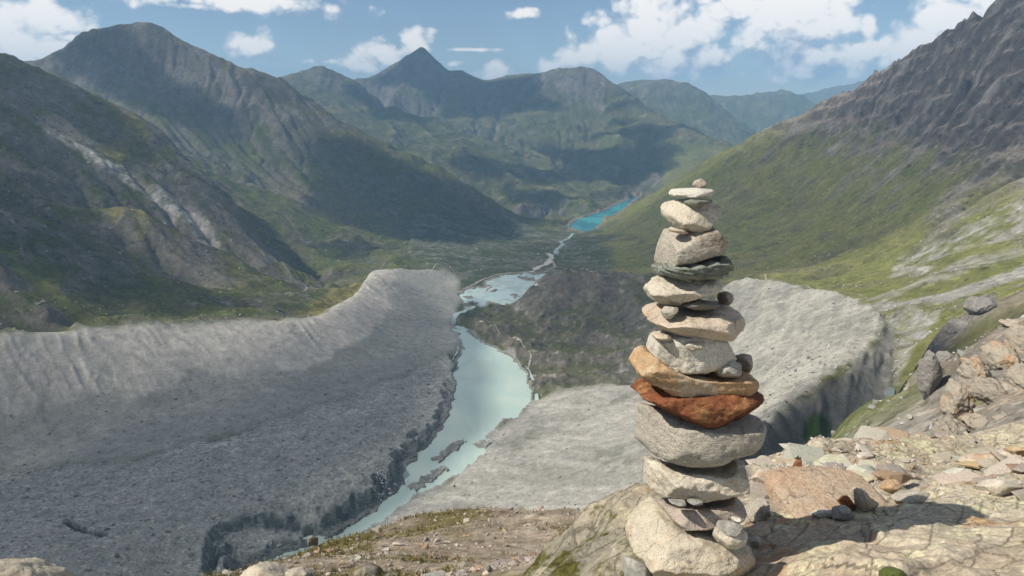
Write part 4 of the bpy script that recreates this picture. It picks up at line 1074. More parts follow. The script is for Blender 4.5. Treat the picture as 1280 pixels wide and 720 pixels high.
def worley(px, py, seed):
    """distance to the nearest and second nearest crack-cell centre, with the cell's random numbers"""
    fx = np.floor(px); fy = np.floor(py)
    d1 = np.full(px.shape, 9.0); d2 = np.full(px.shape, 9.0); r1 = np.zeros(px.shape); cx = np.zeros(px.shape); cy = np.zeros(px.shape)
    for ox in (-1, 0, 1):
        for oy in (-1, 0, 1):
            ix = (fx + ox).astype(np.int64); iy = (fy + oy).astype(np.int64)
            h = _hash(ix, iy, seed); jx = (h & 1023) / 1023.0; jy = ((h >> 10) & 1023) / 1023.0
            qx = ix + jx; qy = iy + jy
            d = np.hypot(px - qx, py - qy)
            n = d < d1
            d2 = np.where(n, d1, np.minimum(d2, d)); d1 = np.where(n, d, d1)
            r1 = np.where(n, ((h >> 20) & 1023) / 1023.0, r1); cx = np.where(n, qx, cx); cy = np.where(n, qy, cy)
    return d1, d2, r1, cx, cy
# fractured slabs: long plates along the foliation of the gneiss, each a little higher or lower and tilted
_wa = 0.12 * fbm(lx, ly, 0.8, 3, 501); _wb = 0.12 * fbm(lx, ly, 0.8, 3, 502)
def plates(ang, la, lb, seed, amp, tilt, crack):
    ca, sa = math.cos(ang), math.sin(ang)
    px = ((lx + _wa) * ca + (ly + _wb) * sa) / la; py = (-(lx + _wa) * sa + (ly + _wb) * ca) / lb
    d1, d2, r1, cx, cy = worley(px, py, seed)
    e = d2 - d1
    h = amp * (r1 - 0.5) + tilt * ((px - cx) * np.sin(r1 * 40) * la + (py - cy) * np.cos(r1 * 23) * lb)
    return h - crack * (1 - sstep(0.0, 0.06, e)), e, r1
pA, eA, rA = plates(0.55, 0.62, 0.30, 511, 0.075, 0.14, 0.022)
pB, eB, rB = plates(0.75, 0.24, 0.11, 512, 0.045, 0.14, 0.010)
pC, eC, rC = plates(0.35, 0.085, 0.045, 513, 0.018, 0.16, 0.005)
# how broken the rock is: smooth big slab at lower right, rubble towards the edge, steep foliated outcrop on the left
_smooth = np.clip(1.15 * np.exp(-(((lx - 1.45) / 0.95) ** 2 + ((ly - 2.05) / 0.75) ** 2)), 0, 1)
_leftw = sstep(0.45, 0.05, lx - 0.12 * ly)
brk = (1 - 0.72 * _smooth) * (1 - 0.45 * _leftw)
lz = LZ0 + _blur(brk * (pA * 1.0 + pB * 0.65 + pC * 0.5) * np.minimum(1, 3.4 / LR_), 7) + 0.020 * fbm(lx, ly, 0.5, 4, 521) + 0.010 * ridged(lx, ly, 0.16, 4, 522) + 0.003 * fbm(lx, ly, 0.03, 3, 523)
fol = (lx * 0.75 - ly * 0.55 + 0.25 * (LZ0)) + 0.03 * fbm(lx, ly, 0.4, 3, 524)
lz += _leftw * (0.085 * (np.abs(((fol * 4.5) % 1.0) - 0.5) - 0.25) + 0.018 * (np.abs(((fol * 13) % 1.0) - 0.5) - 0.25))
# narrow foliation cracks across the smooth slab
cr = np.abs(pnoise((lx * 0.5 + ly * 0.86 + 0.05 * fbm(lx, ly, 0.3, 3, 525)) / 0.20, (lx * 0.86 - ly * 0.5) / 1.1, 526))
lz -= 0.014 * (1 - sstep(0.0, 0.10, cr))
LI = np.arange(lx.size).reshape(lx.shape)
LF = np.stack([LI[:-1, :-1], LI[:-1, 1:], LI[1:, 1:], LI[1:, :-1]], -1).reshape(-1, 4)
def ledge_z(px, py):
    a = np.arctan2(px, py); r = np.hypot(px, py)
    ia = np.interp(a, LAZ, np.arange(len(LAZ))); ir = np.interp(r, LRR, np.arange(len(LRR)))
    return lz[np.clip(np.rint(ir).astype(int), 0, len(LRR) - 1), np.clip(np.rint(ia).astype(int), 0, len(LAZ) - 1)]
def ledge_hit(u, v):
    a, s = ray(u, v); z = ledge_z(LRR * np.sin(a), LRR * np.cos(a)) - EYE
    k = np.nonzero(z >= s * LRR)[0]
    return (float(a), float(LRR[k[0]])) if len(k) else (float(a), 3.0)

def ledge_mat():
    m, N = new_mat('ledge_gneiss')
    p = N.add('ShaderNodeNewGeometry').outputs['Position']
    br = N.add('ShaderNodeAttribute', attribute_name='plate').outputs['Fac']
    lw = N.add('ShaderNodeAttribute', attribute_name='leftw').outputs['Fac']
    q = N.vm('ADD', p, N.vm('SCALE', (3.1, 7.3, 1.7), scale=br))
    n_l = N.noise(p, 1.5, 5, 0.6, 0.4); n_m = N.noise(q, 8, 6, 0.66, 0.2); n_s = N.noise(p, 40, 6, 0.7); n_f = N.noise(p, 210, 3, 0.75)
    col = N.mix(N.ramp(N.m('ADD', N.m('MULTIPLY', n_m, 0.6), N.m('MULTIPLY', br, 0.4)), 0.30, 0.70), (.33, .285, .215), (.45, .40, .31))
    col = N.mix(N.m('MULTIPLY', N.ramp(n_l, 0.50, 0.62), 0.6), col, (.37, .30, .225))                          # pinkish stain
    col = N.mix(N.m('MULTIPLY', N.ramp(N.m('ADD', N.noise(p, 3.2, 6, 0.66, 0.6), N.m('MULTIPLY', N.m('SUBTRACT', n_s, 0.5), 0.3)), 0.58, 0.68), 0.8), col, (.34, .19, .095))   # rust
    col = N.mix(N.m('MULTIPLY', N.ramp(N.m('ADD', N.noise(N.vm('ADD', p, (9, 2, 4)), 4.5, 7, 0.68), N.m('MULTIPLY', N.m('SUBTRACT', n_s, 0.5), 0.5)), 0.50, 0.62), 0.7), col, (.51, .49, .32))  # yellow-green lichen
    col = N.mix(N.m('MULTIPLY', N.ramp(N.m('ADD', N.noise(N.vm('ADD', p, (2, 8, 6)), 6.0, 7, 0.7), N.m('MULTIPLY', N.m('SUBTRACT', n_s, 0.5), 0.4)), 0.60, 0.66), 0.6), col, (.22, .215, .205))      # grey
    bl = N.m('ADD', N.noise(N.vm('ADD', p, (4, 4, 1)), 2.0, 3, 0.5), N.m('MULTIPLY', N.m('SUBTRACT', N.voro(p, 75, 'F1', 'Distance'), 0.5), -0.35))
    col = N.mix(N.m('MULTIPLY', N.ramp(bl, 0.70, 0.78), 0.8), col, (.035, .032, .03))                                 # black lichen flecks
    col = N.mix(N.m('MULTIPLY', lw, N.ramp(N.noise(p, 4.0, 5, 0.65), 0.30, 0.62)), col, (.215, .20, .155))
    pit = N.m('MULTIPLY', N.ramp(N.m('ADD', N.noise(N.vm('MULTIPLY', p, (1, 1, 2)), 28, 5, 0.7), N.m('MULTIPLY', N.m('SUBTRACT', n_m, 0.5), 0.5)), 0.66, 0.72), 0.75)
    col = N.mix(pit, col, (.06, .05, .042))                                                       # dark flecks and pits
    ms = N.m('MULTIPLY', N.ramp(N.m('ADD', N.noise(N.vm('ADD', p, (1, 3, 8)), 5.0, 6, 0.65), N.m('MULTIPLY', n_s, 0.2)), 0.56, 0.66), lw)
    col = N.mix(ms, col, (.085, .080, .022))                                                     # moss on the left outcrop
    g = N.m('ADD', N.m('MULTIPLY', N.m('SUBTRACT', n_f, 0.5), 1.3), N.m('MULTIPLY', N.m('SUBTRACT', n_s, 0.5), 1.9))
    col = N.vm('SCALE', col, scale=N.m('MAXIMUM', N.m('ADD', 1.0, g), 0.2))
    h = N.m('ADD', N.m('ADD', N.m('MULTIPLY', n_s, 0.012), N.m('MULTIPLY', n_f, 0.003)), N.m('MULTIPLY', n_m, 0.03))
    bp = N.add('ShaderNodeBump', {'Height': h, 'Strength': 0.75, 'Distance': 1.0})
    b = N.add('ShaderNodeBsdfPrincipled', {'Base Color': col, 'Roughness': 0.9, 'Specular IOR Level': 0.2, 'Normal': bp})
    N.add('ShaderNodeOutputMaterial', {'Surface': b})
    return m
M_LEDGE = ledge_mat()
me = mesh_np('rock_ledge', np.stack([lx, ly, lz], -1).reshape(-1, 3), LF)
vfloat(me, 'plate', (rA * 0.6 + rB * 0.4).ravel()); vfloat(me, 'leftw', _leftw.ravel())
link('rock_ledge', me, M_LEDGE, kind='structure', label='fractured lichen-covered rock ledge carrying the cairn')

# the ledge goes on under and behind the viewpoint
_ga = np.radians(np.linspace(50, 351, 90)); _gr = np.concatenate([np.linspace(0.05, 2.4, 16), np.geomspace(2.7, 12, 14)])
_GA, _GRr = np.meshgrid(_ga, _gr); _gx = _GRr * np.sin(_GA); _gy = _GRr * np.cos(_GA)
_left_side = sstep(rad(250), rad(290), _GA)
_gz = 0.12 + 0.10 * fbm(_gx, _gy, 1.2, 4, 531) + 0.05 * _gx * (1 - _left_side) - 3.0 * _left_side * sstep(1.2, 2.6, _GRr) - 1.3 * _left_side * np.maximum(_GRr - 2, 0)
_i = np.arange(_gx.size).reshape(_gx.shape)
me = mesh_np('ground', np.stack([_gx, _gy, _gz], -1).reshape(-1, 3), np.stack([_i[:-1, :-1], _i[:-1, 1:], _i[1:, 1:], _i[1:, :-1]], -1).reshape(-1, 4))
vfloat(me, 'plate', np.full(_gx.size, 0.5)); vfloat(me, 'leftw', np.zeros(_gx.size))
link('ground', me, M_LEDGE, kind='structure', label='pale rocky ground around the viewpoint')

# ------------------------------------------------------------------ single stones lying on the ledge
def qz(pts): return [(920 + a / 3.272, 500 + b / 3.272) for a, b in pts]
LOOSE = [
 ('boulder', [(956,698),(958,655),(962,618),(975,606),(1010,599),(1060,596),(1105,600),(1140,612),(1150,640),(1120,676),(1070,702),(1010,708)], .34, S_BLOCK, 'tan and pinkish flat-topped rock block right beside the cairn', dict(p=6.0, cuts=4, rough=0.55, seed=101, strata=(30, .010, 0.25), shear=0.12, N_=130, K=60, facets=[(-.2,-.9,.1,.86)])),
 ('stone', qz([(213,332),(225,290),(248,248),(270,243),(270,300),(246,328)]), .03, S_RUST, 'thin rusty brown stone standing upright near the ledge edge', dict(p=2.8, cuts=4, seed=102)),
 ('stone', qz([(273,390),(284,350),(320,362),(350,390),(332,416),(295,415)]), .03, S_WHITE, 'small white angular stone on top of the tan rock block', dict(p=2.6, cuts=5, seed=103)),
 ('stone', qz([(462,302),(490,278),(540,263),(578,282),(570,302),(520,320),(480,316)]), .06, S_SLATE, 'grey-green flat stone on the ledge, farthest of the loose ones', dict(p=2.8, cuts=5, seed=104)),
 ('stone', qz([(588,362),(605,328),(650,323),(678,345),(652,376),(615,384)]), .05, S_ORANGE, 'round orange stone in the middle of the ledge', dict(p=2.4, cuts=5, seed=105)),
 ('stone', qz([(626,424),(680,385),(740,368),(794,378),(748,412),(700,424)]), .07, S_GREY, 'flat tan stone lying right of the round orange stone', dict(p=2.8, cuts=5, seed=106)),
 ('stone', qz([(463,372),(485,356),(525,392),(584,430),(548,464),(498,464),(478,420)]), .06, S_PALE, 'pale grey-green wedge stone at the centre of the ledge', dict(p=3.0, cuts=5, seed=107)),
 ('stone', qz([(303,467),(330,447),(385,446),(397,466),(370,482),(325,484)]), .035, S_WHITE, 'small flat whitish stone on the edge of the tan rock block', dict(p=2.8, cuts=3, seed=108)),
 ('stone', qz([(383,484),(398,436),(440,428),(477,460),(472,478),(420,498)]), .045, S_SLATE, 'blue-grey pointed stone among the pile on the tan rock block', dict(p=2.8, cuts=5, seed=109)),
 ('stone', qz([(412,408),(445,388),(488,430),(484,464),(450,445)]), .04, S_RUST, 'brown stone wedged behind the blue-grey one', dict(p=2.6, cuts=4, seed=110)),
 ('stone', qz([(28,484),(60,438),(130,398),(142,452),(84,494),(40,504)]), .10, S_GREY, 'grey tilted slab between the cairn and the tan rock block', dict(p=3.2, cuts=5, seed=111, strata=(60, .008, 0.5))),
 ('stone', qz([(58,578),(85,553),(107,580),(86,614),(70,604)]), .03, S_WHITE, 'small white stone at the foot of the cairn, right side', dict(p=2.6, cuts=4, seed=112)),
 ('stone', qz([(905,262),(930,238),(970,222),(1050,214),(1112,224),(1062,252),(990,274)]), .12, S_BEIGE, 'wide pale slab lying at the far right of the ledge', dict(p=3.0, cuts=5, seed=113)),
 ('stone', qz([(1100,205),(1125,190),(1160,186),(1182,214),(1155,232),(1120,228)]), .08, S_ORANGE, 'brownish stone at the right edge of the ledge', dict(p=2.8, cuts=5, seed=114)),
 ('stone', qz([(965,348),(1040,323),(1115,328),(1085,352),(1000,358)]), .08, S_PINK, 'long flat pinkish slab on the right of the ledge', dict(p=3.0, cuts=4, seed=115)),
 ('stone', [(779,694),(790,697),(805,701),(813,715),(817,732),(800,740),(778,738)], .09, S_SLATE, 'grey stone propping the left foot of the cairn', dict(p=3.0, cuts=5, seed=116)),
 ('stone', [(811,713),(822,706),(840,709),(849,718),(852,736),(815,738)], .08, S_WHITE, 'whitish stone under the front of the cairn', dict(p=3.0, cuts=5, seed=117)),
 ('stone', [(1178,590),(1195,584),(1214,587),(1220,595),(1200,600),(1182,598)], .05, S_WHITE, 'small round white stone right of the ledge middle', dict(p=2.4, cuts=3, seed=118)),
 ('stone', [(1215,610),(1240,598),(1268,600),(1280,612),(1250,622),(1225,620)], .07, S_PALE, 'pale block at the right edge above the smooth slab', dict(p=3.0, cuts=5, seed=119)),
 ('stone', [(938,598),(950,586),(968,590),(972,604),(955,612)], .05, S_BEIGE, 'small beige stone behind the cairn, left of the upright one', dict(p=2.8, cuts=4, seed=120)),
]
for nm, pix, D, mt, lab, opt in LOOSE:
    P = np.array(pix); uc = (P[:, 0].min() + P[:, 0].max()) / 2; vb = P[:, 1].max()
    a, r = ledge_hit(uc, min(vb, 745)); Yc = r * math.cos(a) + D * 0.75
    if nm == 'boulder': Yc = 2.62
    opt = dict(opt); opt.setdefault('N_', 72); opt.setdefault('K', 28); opt.setdefault('vox', 60 if nm == 'boulder' else 26)
    o = add_stone(nm, loft_stone(pix, Yc, D, **opt), mt, label=lab, category='stone' if nm == 'stone' else 'boulder', group='loose stones on the ledge')

# ------------------------------------------------------------------ the cairn
def zz(y0, pts): return [(780 + a / 6.0, y0 + b / 6.0) for a, b in pts]
CY = 2.2
CAIRN = [
 # outline, depth offset, half depth, material, label, options
 (zz(600,[(205,125),(265,135),(400,170),(600,200),(760,230),(860,300),(930,400),(980,520),(988,600),(985,660),(940,715),(890,765),(700,775),(560,735),(470,715),(420,690),(380,640),(300,595),(215,620),(110,590),(40,570),(10,500),(5,430),(60,320),(110,230)]), -0.02, .22, S_BASE, 'broad orange-stained base stone', dict(p=4.6, cuts=6, rough=1.0, seed=3, shear=0.3)),
 (zz(600,[(240,175),(275,160),(460,165),(600,160),(720,150),(900,92),(925,150),(915,230),(880,265),(700,300),(600,330),(500,350),(430,378),(330,370),(300,300),(262,235)]), 0.0, .17, S_PINK, 'pinkish grey wedge-shaped slab', dict(p=5.4, cuts=5, rough=0.7, seed=4)),
 (zz(600,[(152,-110),(150,-170),(215,-160),(300,-110),(500,-95),(700,-95),(780,-165),(870,-175),(910,-90),(945,-10),(940,35),(900,90),(800,140),(690,165),(600,148),(480,150),(330,145),(220,125),(155,90),(150,20),(142,-60)]), 0.02, .165, S_PALE, 'thick pale stone with orange streaks', dict(p=4.9, cuts=6, rough=1.1, seed=5, facets=[(-.85,-.5,.1,.80)])),
 (zz(500,[(100,30),(130,18),(300,60),(500,80),(640,90),(830,90),(1000,80),(1040,95),(1070,150),(1072,210),(1050,280),(1010,340),(960,390),(880,412),(780,430),(700,500),(420,504),(330,490),(250,460),(170,430),(120,380),(70,340),(75,310),(95,280),(90,180)]), 0.03, .19, S_GREY, 'large grey block with a bright flat left face', dict(p=6.8, cuts=3, rough=0.45, seed=6, facets=[(-.78,-.62,.05,.68)])),
 (zz(400,[(42,530),(70,490),(120,445),(200,430),(300,440),(500,470),(840,490),(1000,500),(1030,515),(1050,540),(1055,590),(1030,640),(1008,675),(830,750),(750,770),(640,820),(520,800),(380,755),(300,735),(190,665),(100,605),(60,565)]), 0.01, .18, S_RUST, 'rust-red pointed stone', dict(p=4.9, cuts=5, rough=1.1, seed=7)),
 (zz(400,[(33,298),(75,250),(70,235),(110,195),(160,190),(300,300),(500,360),(680,380),(870,360),(940,365),(980,400),(1010,440),(1018,500),(1015,560),(960,590),(840,602),(700,595),(600,582),(510,580),(440,545),(350,510),(270,462),(215,425),(130,380),(80,350),(45,330)]), 0.0, .17, S_ORANGE, 'orange-tan slab jutting out to the left', dict(p=5.1, cuts=4, rough=0.9, seed=8, shear=0.4, strata=(26, .006, 0.12))),
 (zz(400,[(165,180),(185,110),(215,85),(300,80),(500,100),(640,110),(750,125),(800,190),(840,250),(845,300),(760,340),(660,365),(520,400),(400,418),(240,410),(205,380),(175,320),(165,250)]), 0.02, .14, S_WHITE, 'whitish rounded boulder', dict(p=4.6, cuts=3, rough=0.9, seed=9)),
 (zz(400,[(205,120),(240,95),(330,105),(365,140),(340,155),(230,150)]), -0.07, .05, S_BEIGE, 'small flat wedge under the pale slab', dict(p=2.4, cuts=3, seed=10, N_=48, K=18)),
 (zz(400,[(430,200),(460,165),(600,150),(610,190),(540,235),(480,230)]), -0.10, .05, S_PALE, 'pale wedge stone under the slab', dict(p=2.4, cuts=4, seed=11, N_=48, K=18)),
 (zz(400,[(672,375),(690,330),(740,300),(800,290),(850,320),(885,350),(885,390),(860,420),(790,437),(700,420)]), -0.09, .05, S_SLATE, 'small dark grey pebble with a white spot', dict(p=2.3, cuts=5, seed=12, N_=56, K=22)),
 (zz(400,[(800,270),(900,250),(955,260),(968,300),(960,370),(880,400),(810,380)]), 0.05, .07, S_PINK, 'small pinkish stone at the back', dict(p=2.5, cuts=4, seed=13, N_=48, K=18)),
 (zz(310,[(132,490),(150,465),(240,430),(300,425),(420,420),(600,405),(740,395),(830,405),(880,450),(910,490),(912,590),(850,612),(780,655),(640,690),(480,695),(400,665),(300,640),(260,638),(215,600),(180,555)]), 0.01, .17, S_BEIGE, 'wide pale pinkish slab', dict(p=5.1, cuts=4, rough=0.85, seed=14, shear=0.25)),
 (zz(310,[(275,470),(310,435),(410,445),(390,480),(340,535),(305,530)]), -0.08, .04, S_GREY, 'thin grey wedge propped on the slab', dict(p=2.6, cuts=4, seed=15, N_=44, K=16)),
 (zz(310,[(395,430),(450,400),(510,375),(600,385),(660,400),(730,420),(690,450),(600,470),(480,462)]), -0.03, .08, S_DARK, 'dark flat filler stone', dict(p=2.6, cuts=4, seed=16, N_=56, K=20)),
 (zz(310,[(142,295),(160,270),(205,255),(215,215),(250,205),(330,205),(430,215),(520,225),(640,225),(690,222),(720,285),(745,310),(745,360),(740,390),(680,385),(630,345),(560,345),(510,358),(420,415),(360,432),(270,420),(190,385),(150,320)]), 0.01, .13, S_PALE, 'whitish grey stone with a notched underside', dict(p=4.1, cuts=5, rough=1.0, seed=17, facets=[(-.6,-.8,.1,.75)])),
 (zz(310,[(700,340),(770,322),(810,335),(820,380),(800,425),(740,430),(700,400)]), 0.05, .07, S_PINK, 'little stone tucked in at the right', dict(p=2.4, cuts=3, seed=18, N_=40, K=16)),
 (zz(310,[(203,140),(230,120),(290,110),(500,75),(740,38),(780,62),(820,80),(825,110),(790,130),(740,170),(680,200),(620,240),(520,262),(430,245),(330,205),(225,180)]), 0.0, .15, S_GREEN, 'dark green layered schist slab', dict(p=3.8, cuts=4, rough=0.5, seed=19, strata=(75, .014, 0.14), N_=110, K=40)),
 (zz(215,[(325,425),(400,425),(560,430),(640,425),(690,410),(755,408),(775,435),(775,500),(765,575),(778,590),(770,618),(745,608),(600,642),(420,692),(300,716),(225,702),(235,650),(255,570),(290,490)]), 0.01, .14, S_GREY, 'grey trapezoid block with a tan upper left edge', dict(p=6.8, cuts=2, rough=0.4, seed=20, facets=[(-.55,-.55,.62,.70)])),
 (zz(215,[(330,422),(345,410),(460,438),(484,455),(455,470),(400,454),(335,440)]), -0.09, .03, S_BEIGE, 'thin pinkish sliver', dict(p=2.4, cuts=2, seed=21, N_=40, K=14)),
 (zz(215,[(272,260),(285,230),(340,212),(420,205),(560,210),(620,215),(690,242),(740,318),(690,390),(660,440),(600,470),(555,475),(500,460),(400,435),(350,420),(310,370),(285,330)]), 0.0, .13, S_PALE, 'pale tan block narrowing downwards', dict(p=4.3, cuts=5, rough=0.8, seed=22, facets=[(.55,-.75,.2,.80)])),
 (zz(215,[(432,212),(480,200),(600,203),(660,205),(664,225),(600,240),(540,272),(490,270),(440,238)]), -0.06, .07, S_GREEN, 'small greenish wedge near the top', dict(p=2.5, cuts=3, seed=23, N_=48, K=18)),
 (zz(215,[(335,170),(375,128),(430,124),(490,122),(560,117),(640,124),(665,128),(682,160),(670,195),(600,190),(540,197),(450,200),(375,195)]), -0.01, .09, S_WHITE, 'thin pale slab near the top', dict(p=4.1, cuts=4, rough=0.8, seed=24, N_=64, K=24)),
 (zz(215,[(510,112),(528,72),(565,55),(590,47),(612,80),(620,120),(560,128)]), -0.01, .035, S_PINK, 'pinkish pointed stone on the very top', dict(p=2.3, cuts=5, seed=25, N_=48, K=20)),
 (zz(600,[(662,400),(690,350),(800,340),(930,380),(930,440),(870,510),(830,522),(720,490),(680,450)]), -0.18, .06, S_PALE, 'round pale stone on the base stone', dict(p=2.5, cuts=4, seed=26, N_=56, K=22)),
 (zz(600,[(685,360),(710,305),(800,300),(900,330),(895,370),(830,440),(740,420)]), -0.19, .05, S_SLATE, 'small grey slate lying on the round stone', dict(p=3.8, cuts=4, seed=27, N_=50, K=20, strata=(120, .006, -0.2))),
 (zz(600,[(800,282),(830,272),(870,280),(890,310),(850,322),(815,312)]), -0.17, .03, S_WHITE, 'tiny pale stone topping the small pile', dict(p=2.4, cuts=3, seed=28, N_=36, K=14)),
 (zz(600,[(330,145),(380,150),(470,155),(465,190),(390,197),(345,175)]), -0.14, .04, S_SLATE, 'thin grey slate chip', dict(p=2.6, cuts=3, seed=29, N_=40, K=14)),
 (zz(600,[(472,160),(520,142),(595,155),(590,180),(530,192),(490,180)]), -0.14, .035, S_SLATE, 'small blue-grey wedge chip', dict(p=2.6, cuts=3, seed=30, N_=40, K=14)),
]
_base = atz(872, 722, -1.45)
cairn = bpy.data.objects.new('cairn', None); COL.objects.link(cairn)
cairn.location = (_base[0], CY, _base[2]); cairn.empty_display_size = 0.2
cairn['label'] = 'tall cairn of stacked flat stones on the rocky ledge'; cairn['category'] = 'cairn'
def part_name(lab):
    for key, nm in (('base stone', 'base_stone'), ('very top', 'cap_stone'), ('slab', 'slab'), ('block', 'block'), ('boulder', 'rounded_stone'), ('wedge', 'wedge'), ('chip', 'chip'), ('sliver', 'chip'), ('pebble', 'pebble'), ('little', 'pebble'), ('tiny', 'pebble')):
        if key in lab: return nm
    return 'stone'
for pix, dy, D, mt, lab, opt in CAIRN:
    if opt.get('N_', 120) < 100: opt['vox'] = 24
    o = add_stone(part_name(lab), loft_stone(pix, CY + dy, D, **opt), mt)
    o.parent = cairn; o.matrix_parent_inverse.identity()
    o.location = (o.location[0] - cairn.location[0], o.location[1] - cairn.location[1], o.location[2] - cairn.location[2])
    o['label'] = lab

# ================================================================== BOULDERS AND RUBBLE
def rock_template(npt, seed):
    """angular fragment: hull of a few random points"""
    rng = np.random.RandomState(seed)
    P = rng.normal(size=(npt, 3)); P /= np.linalg.norm(P, axis=1)[:, None]; P *= rng.uniform(0.75, 1.0, (npt, 1)); P *= np.array([1.3, 0.95, 0.62])
    bm = bmesh.new()
    for q in P: bm.verts.new(q)
    r = bmesh.ops.convex_hull(bm, input=bm.verts)
    bmesh.ops.delete(bm, geom=[v for v in bm.verts if not v.link_faces], context='VERTS')
    bmesh.ops.triangulate(bm, faces=bm.faces); bm.verts.index_update(); bm.verts.ensure_lookup_table()
    V = np.array([v.co for v in bm.verts]); F = np.array([[v.index for v in f.verts] for f in bm.faces]); bm.free()
    return V / np.abs(V).max(), F
T1 = [rock_template(10, s) for s in range(10)]
T2 = [rock_template(18, 40 + s) for s in range(10)]
def rubble_mat(name, sc, bump=0.5):
    m, N = new_mat(name)
    p = N.add('ShaderNodeNewGeometry').outputs['Position']
    alb = N.add('ShaderNodeVertexColor', layer_name='alb').outputs[0]
    a = N.noise(p, sc, 5, 0.7)
    col = N.vm('SCALE', alb, scale=N.m('ADD', 0.45, N.m('MULTIPLY', a, 1.1)))
    bp = N.add('ShaderNodeBump', {'Height': N.m('MULTIPLY', a, 0.6 / sc), 'Strength': bump, 'Distance': 1.0})
    N.add('ShaderNodeOutputMaterial', {'Surface': N.add('ShaderNodeBsdfPrincipled', {'Base Color': col, 'Roughness': 0.9, 'Specular IOR Level': 0.2, 'Normal': bp})})
    return m
M_RUB_FAR = rubble_mat('boulder_rock', 1.2)
M_RUB_MID = rubble_mat('scree_rock', 12)
M_RUB_NEAR = rubble_mat('rubble_rock', 70, 0.7)
def rand_rots(rng, n, tip):
    yaw = rng.uniform(0, 2 * np.pi, n); pit = rng.normal(0, tip, n); rol = rng.normal(0, tip, n)
    cy, sy, cp, sp, cr_, sr_ = np.cos(yaw), np.sin(yaw), np.cos(pit), np.sin(pit), np.cos(rol), np.sin(rol)
    R = np.zeros((n, 3, 3))
    R[:, 0] = np.stack([cy * cp, cy * sp * sr_ - sy * cr_, cy * sp * cr_ + sy * sr_], -1)
    R[:, 1] = np.stack([sy * cp, sy * sp * sr_ + cy * cr_, sy * sp * cr_ - cy * sr_], -1)
    R[:, 2] = np.stack([-sp, cp * sr_, cp * cr_], -1)
    return R
def scatter(name, pos, size, cols, mat, label, seed, T=T1, tip=0.35, sink=0.25):
    rng = np.random.RandomState(seed); n = len(pos)
    R = rand_rots(rng, n, tip); k = rng.randint(0, len(T), n)
    VV, FF, CC = [], [], []; base = 0
    for t, (tv, tf) in enumerate(T):
        s = np.nonzero(k == t)[0]
        if len(s) == 0: continue
        st = tv[None] * (size[s, None, None] * rng.uniform(0.75, 1.25, (len(s), 1, 3)))
        w = np.einsum('nij,nkj->nki', R[s], st) + pos[s][:, None]
        w[..., 2] += (size[s] * (0.62 - sink * 2))[:, None]
        VV.append(w.reshape(-1, 3)); FF.append((tf[None] + (np.arange(len(s)) * len(tv))[:, None, None]).reshape(-1, 3) + base)
        CC.append(np.repeat(cols[s], len(tv), 0)); base += len(s) * len(tv)
    me = mesh_np(name, np.concatenate(VV), np.concatenate(FF), smooth=False)
    vcol(me, 'alb', np.concatenate(CC))
    return link(name, me, mat, kind='stuff', label=label)
CELL = RG * np.gradient(RR)[:, None] * np.gradient(AZ)[None, :]
def pick(mask, n, seed, power=1.0):
    rng = np.random.RandomState(seed)
    m = mask & (np.abs(AG) < 0.72)
    w = (CELL / RG ** power * m).ravel(); c = np.cumsum(w); i = np.searchsorted(c, rng.uniform(0, c[-1], n))
    r_, a_ = np.unravel_index(np.minimum(i, NR * NA - 1), (NR, NA))
    rr = RG[r_, a_] * (1 + rng.uniform(-0.5, 0.5, n) * 0.006); aa = AG[r_, a_] + rng.uniform(-0.5, 0.5, n) * rad(0.085)
    px, py = rr * np.sin(aa), rr * np.cos(aa)
    return np.stack([px, py, ground_z(px, py)], -1)
def psize(rng, n, lo, hi, al=2.0):
    u = rng.uniform(0, 1, n); return (lo ** -al + u * (hi ** -al - lo ** -al)) ** (-1 / al)
def greys(rng, n, lo, hi, tint=(1, 0.98, 0.95), var=0.05):
    return rng.uniform(lo, hi, (n, 1)) * (np.array(tint) + rng.uniform(-var, var, (n, 3)))
rg = np.random.RandomState(77)
nolake = ~(m_lake | m_pool | m_resv)
for nm, lab, mask, n, lo, hi, al, c0, c1, sd in (
    ('glacier_boulders', 'countless grey boulders strewn over the glacier', m_glac & nolake, 5200, 0.55, 4.5, 2.3, .12, .34, 1),
    ('plain_boulders', 'scattered boulders on the pale gravel plain', m_plain & nolake, 2800, 0.35, 3.2, 2.2, .10, .36, 2),
    ('moraine_boulders', 'rubble on the sunlit curved moraine', m_morr & ~m_out, 5000, 0.45, 3.6, 2.1, .13, .46, 3),
    ('talus_boulders', 'boulders on the foot of the left moraine', m_morl & ~m_sunband & nolake, 3000, 0.5, 3.0, 2.4, .13, .32, 4),
    ('meadow_boulders', 'pale boulders dotted over the green meadow on the right', is_r & (RG < 1900) & ((st > 0.3) | (n2 > 0.12) | (st2 > .3) | (st4 > .3)), 4000, 0.5, 2.6, 2.2, .26, .48, 5),
    ('slope_boulders', 'boulders on the shaded slopes and the rocky hill', (is_l | FLOOR | is_b) & (RG < 2600) & nolake, 3400, 1.2, 6.0, 2.4, .14, .30, 6),
    ('hillside_stones', 'stones on the hillside below the crags on the right', (NEARH & (RG > 60)) & (AG > 0.2), 4200, 0.16, 1.3, 2.0, .18, .38, 7)):
    p = pick(mask, n, 900 + sd)
    scatter(nm, p, psize(rg, n, lo, hi, al), greys(rg, n, c0, c1), M_RUB_FAR if sd < 7 else M_RUB_MID, lab, 950 + sd)
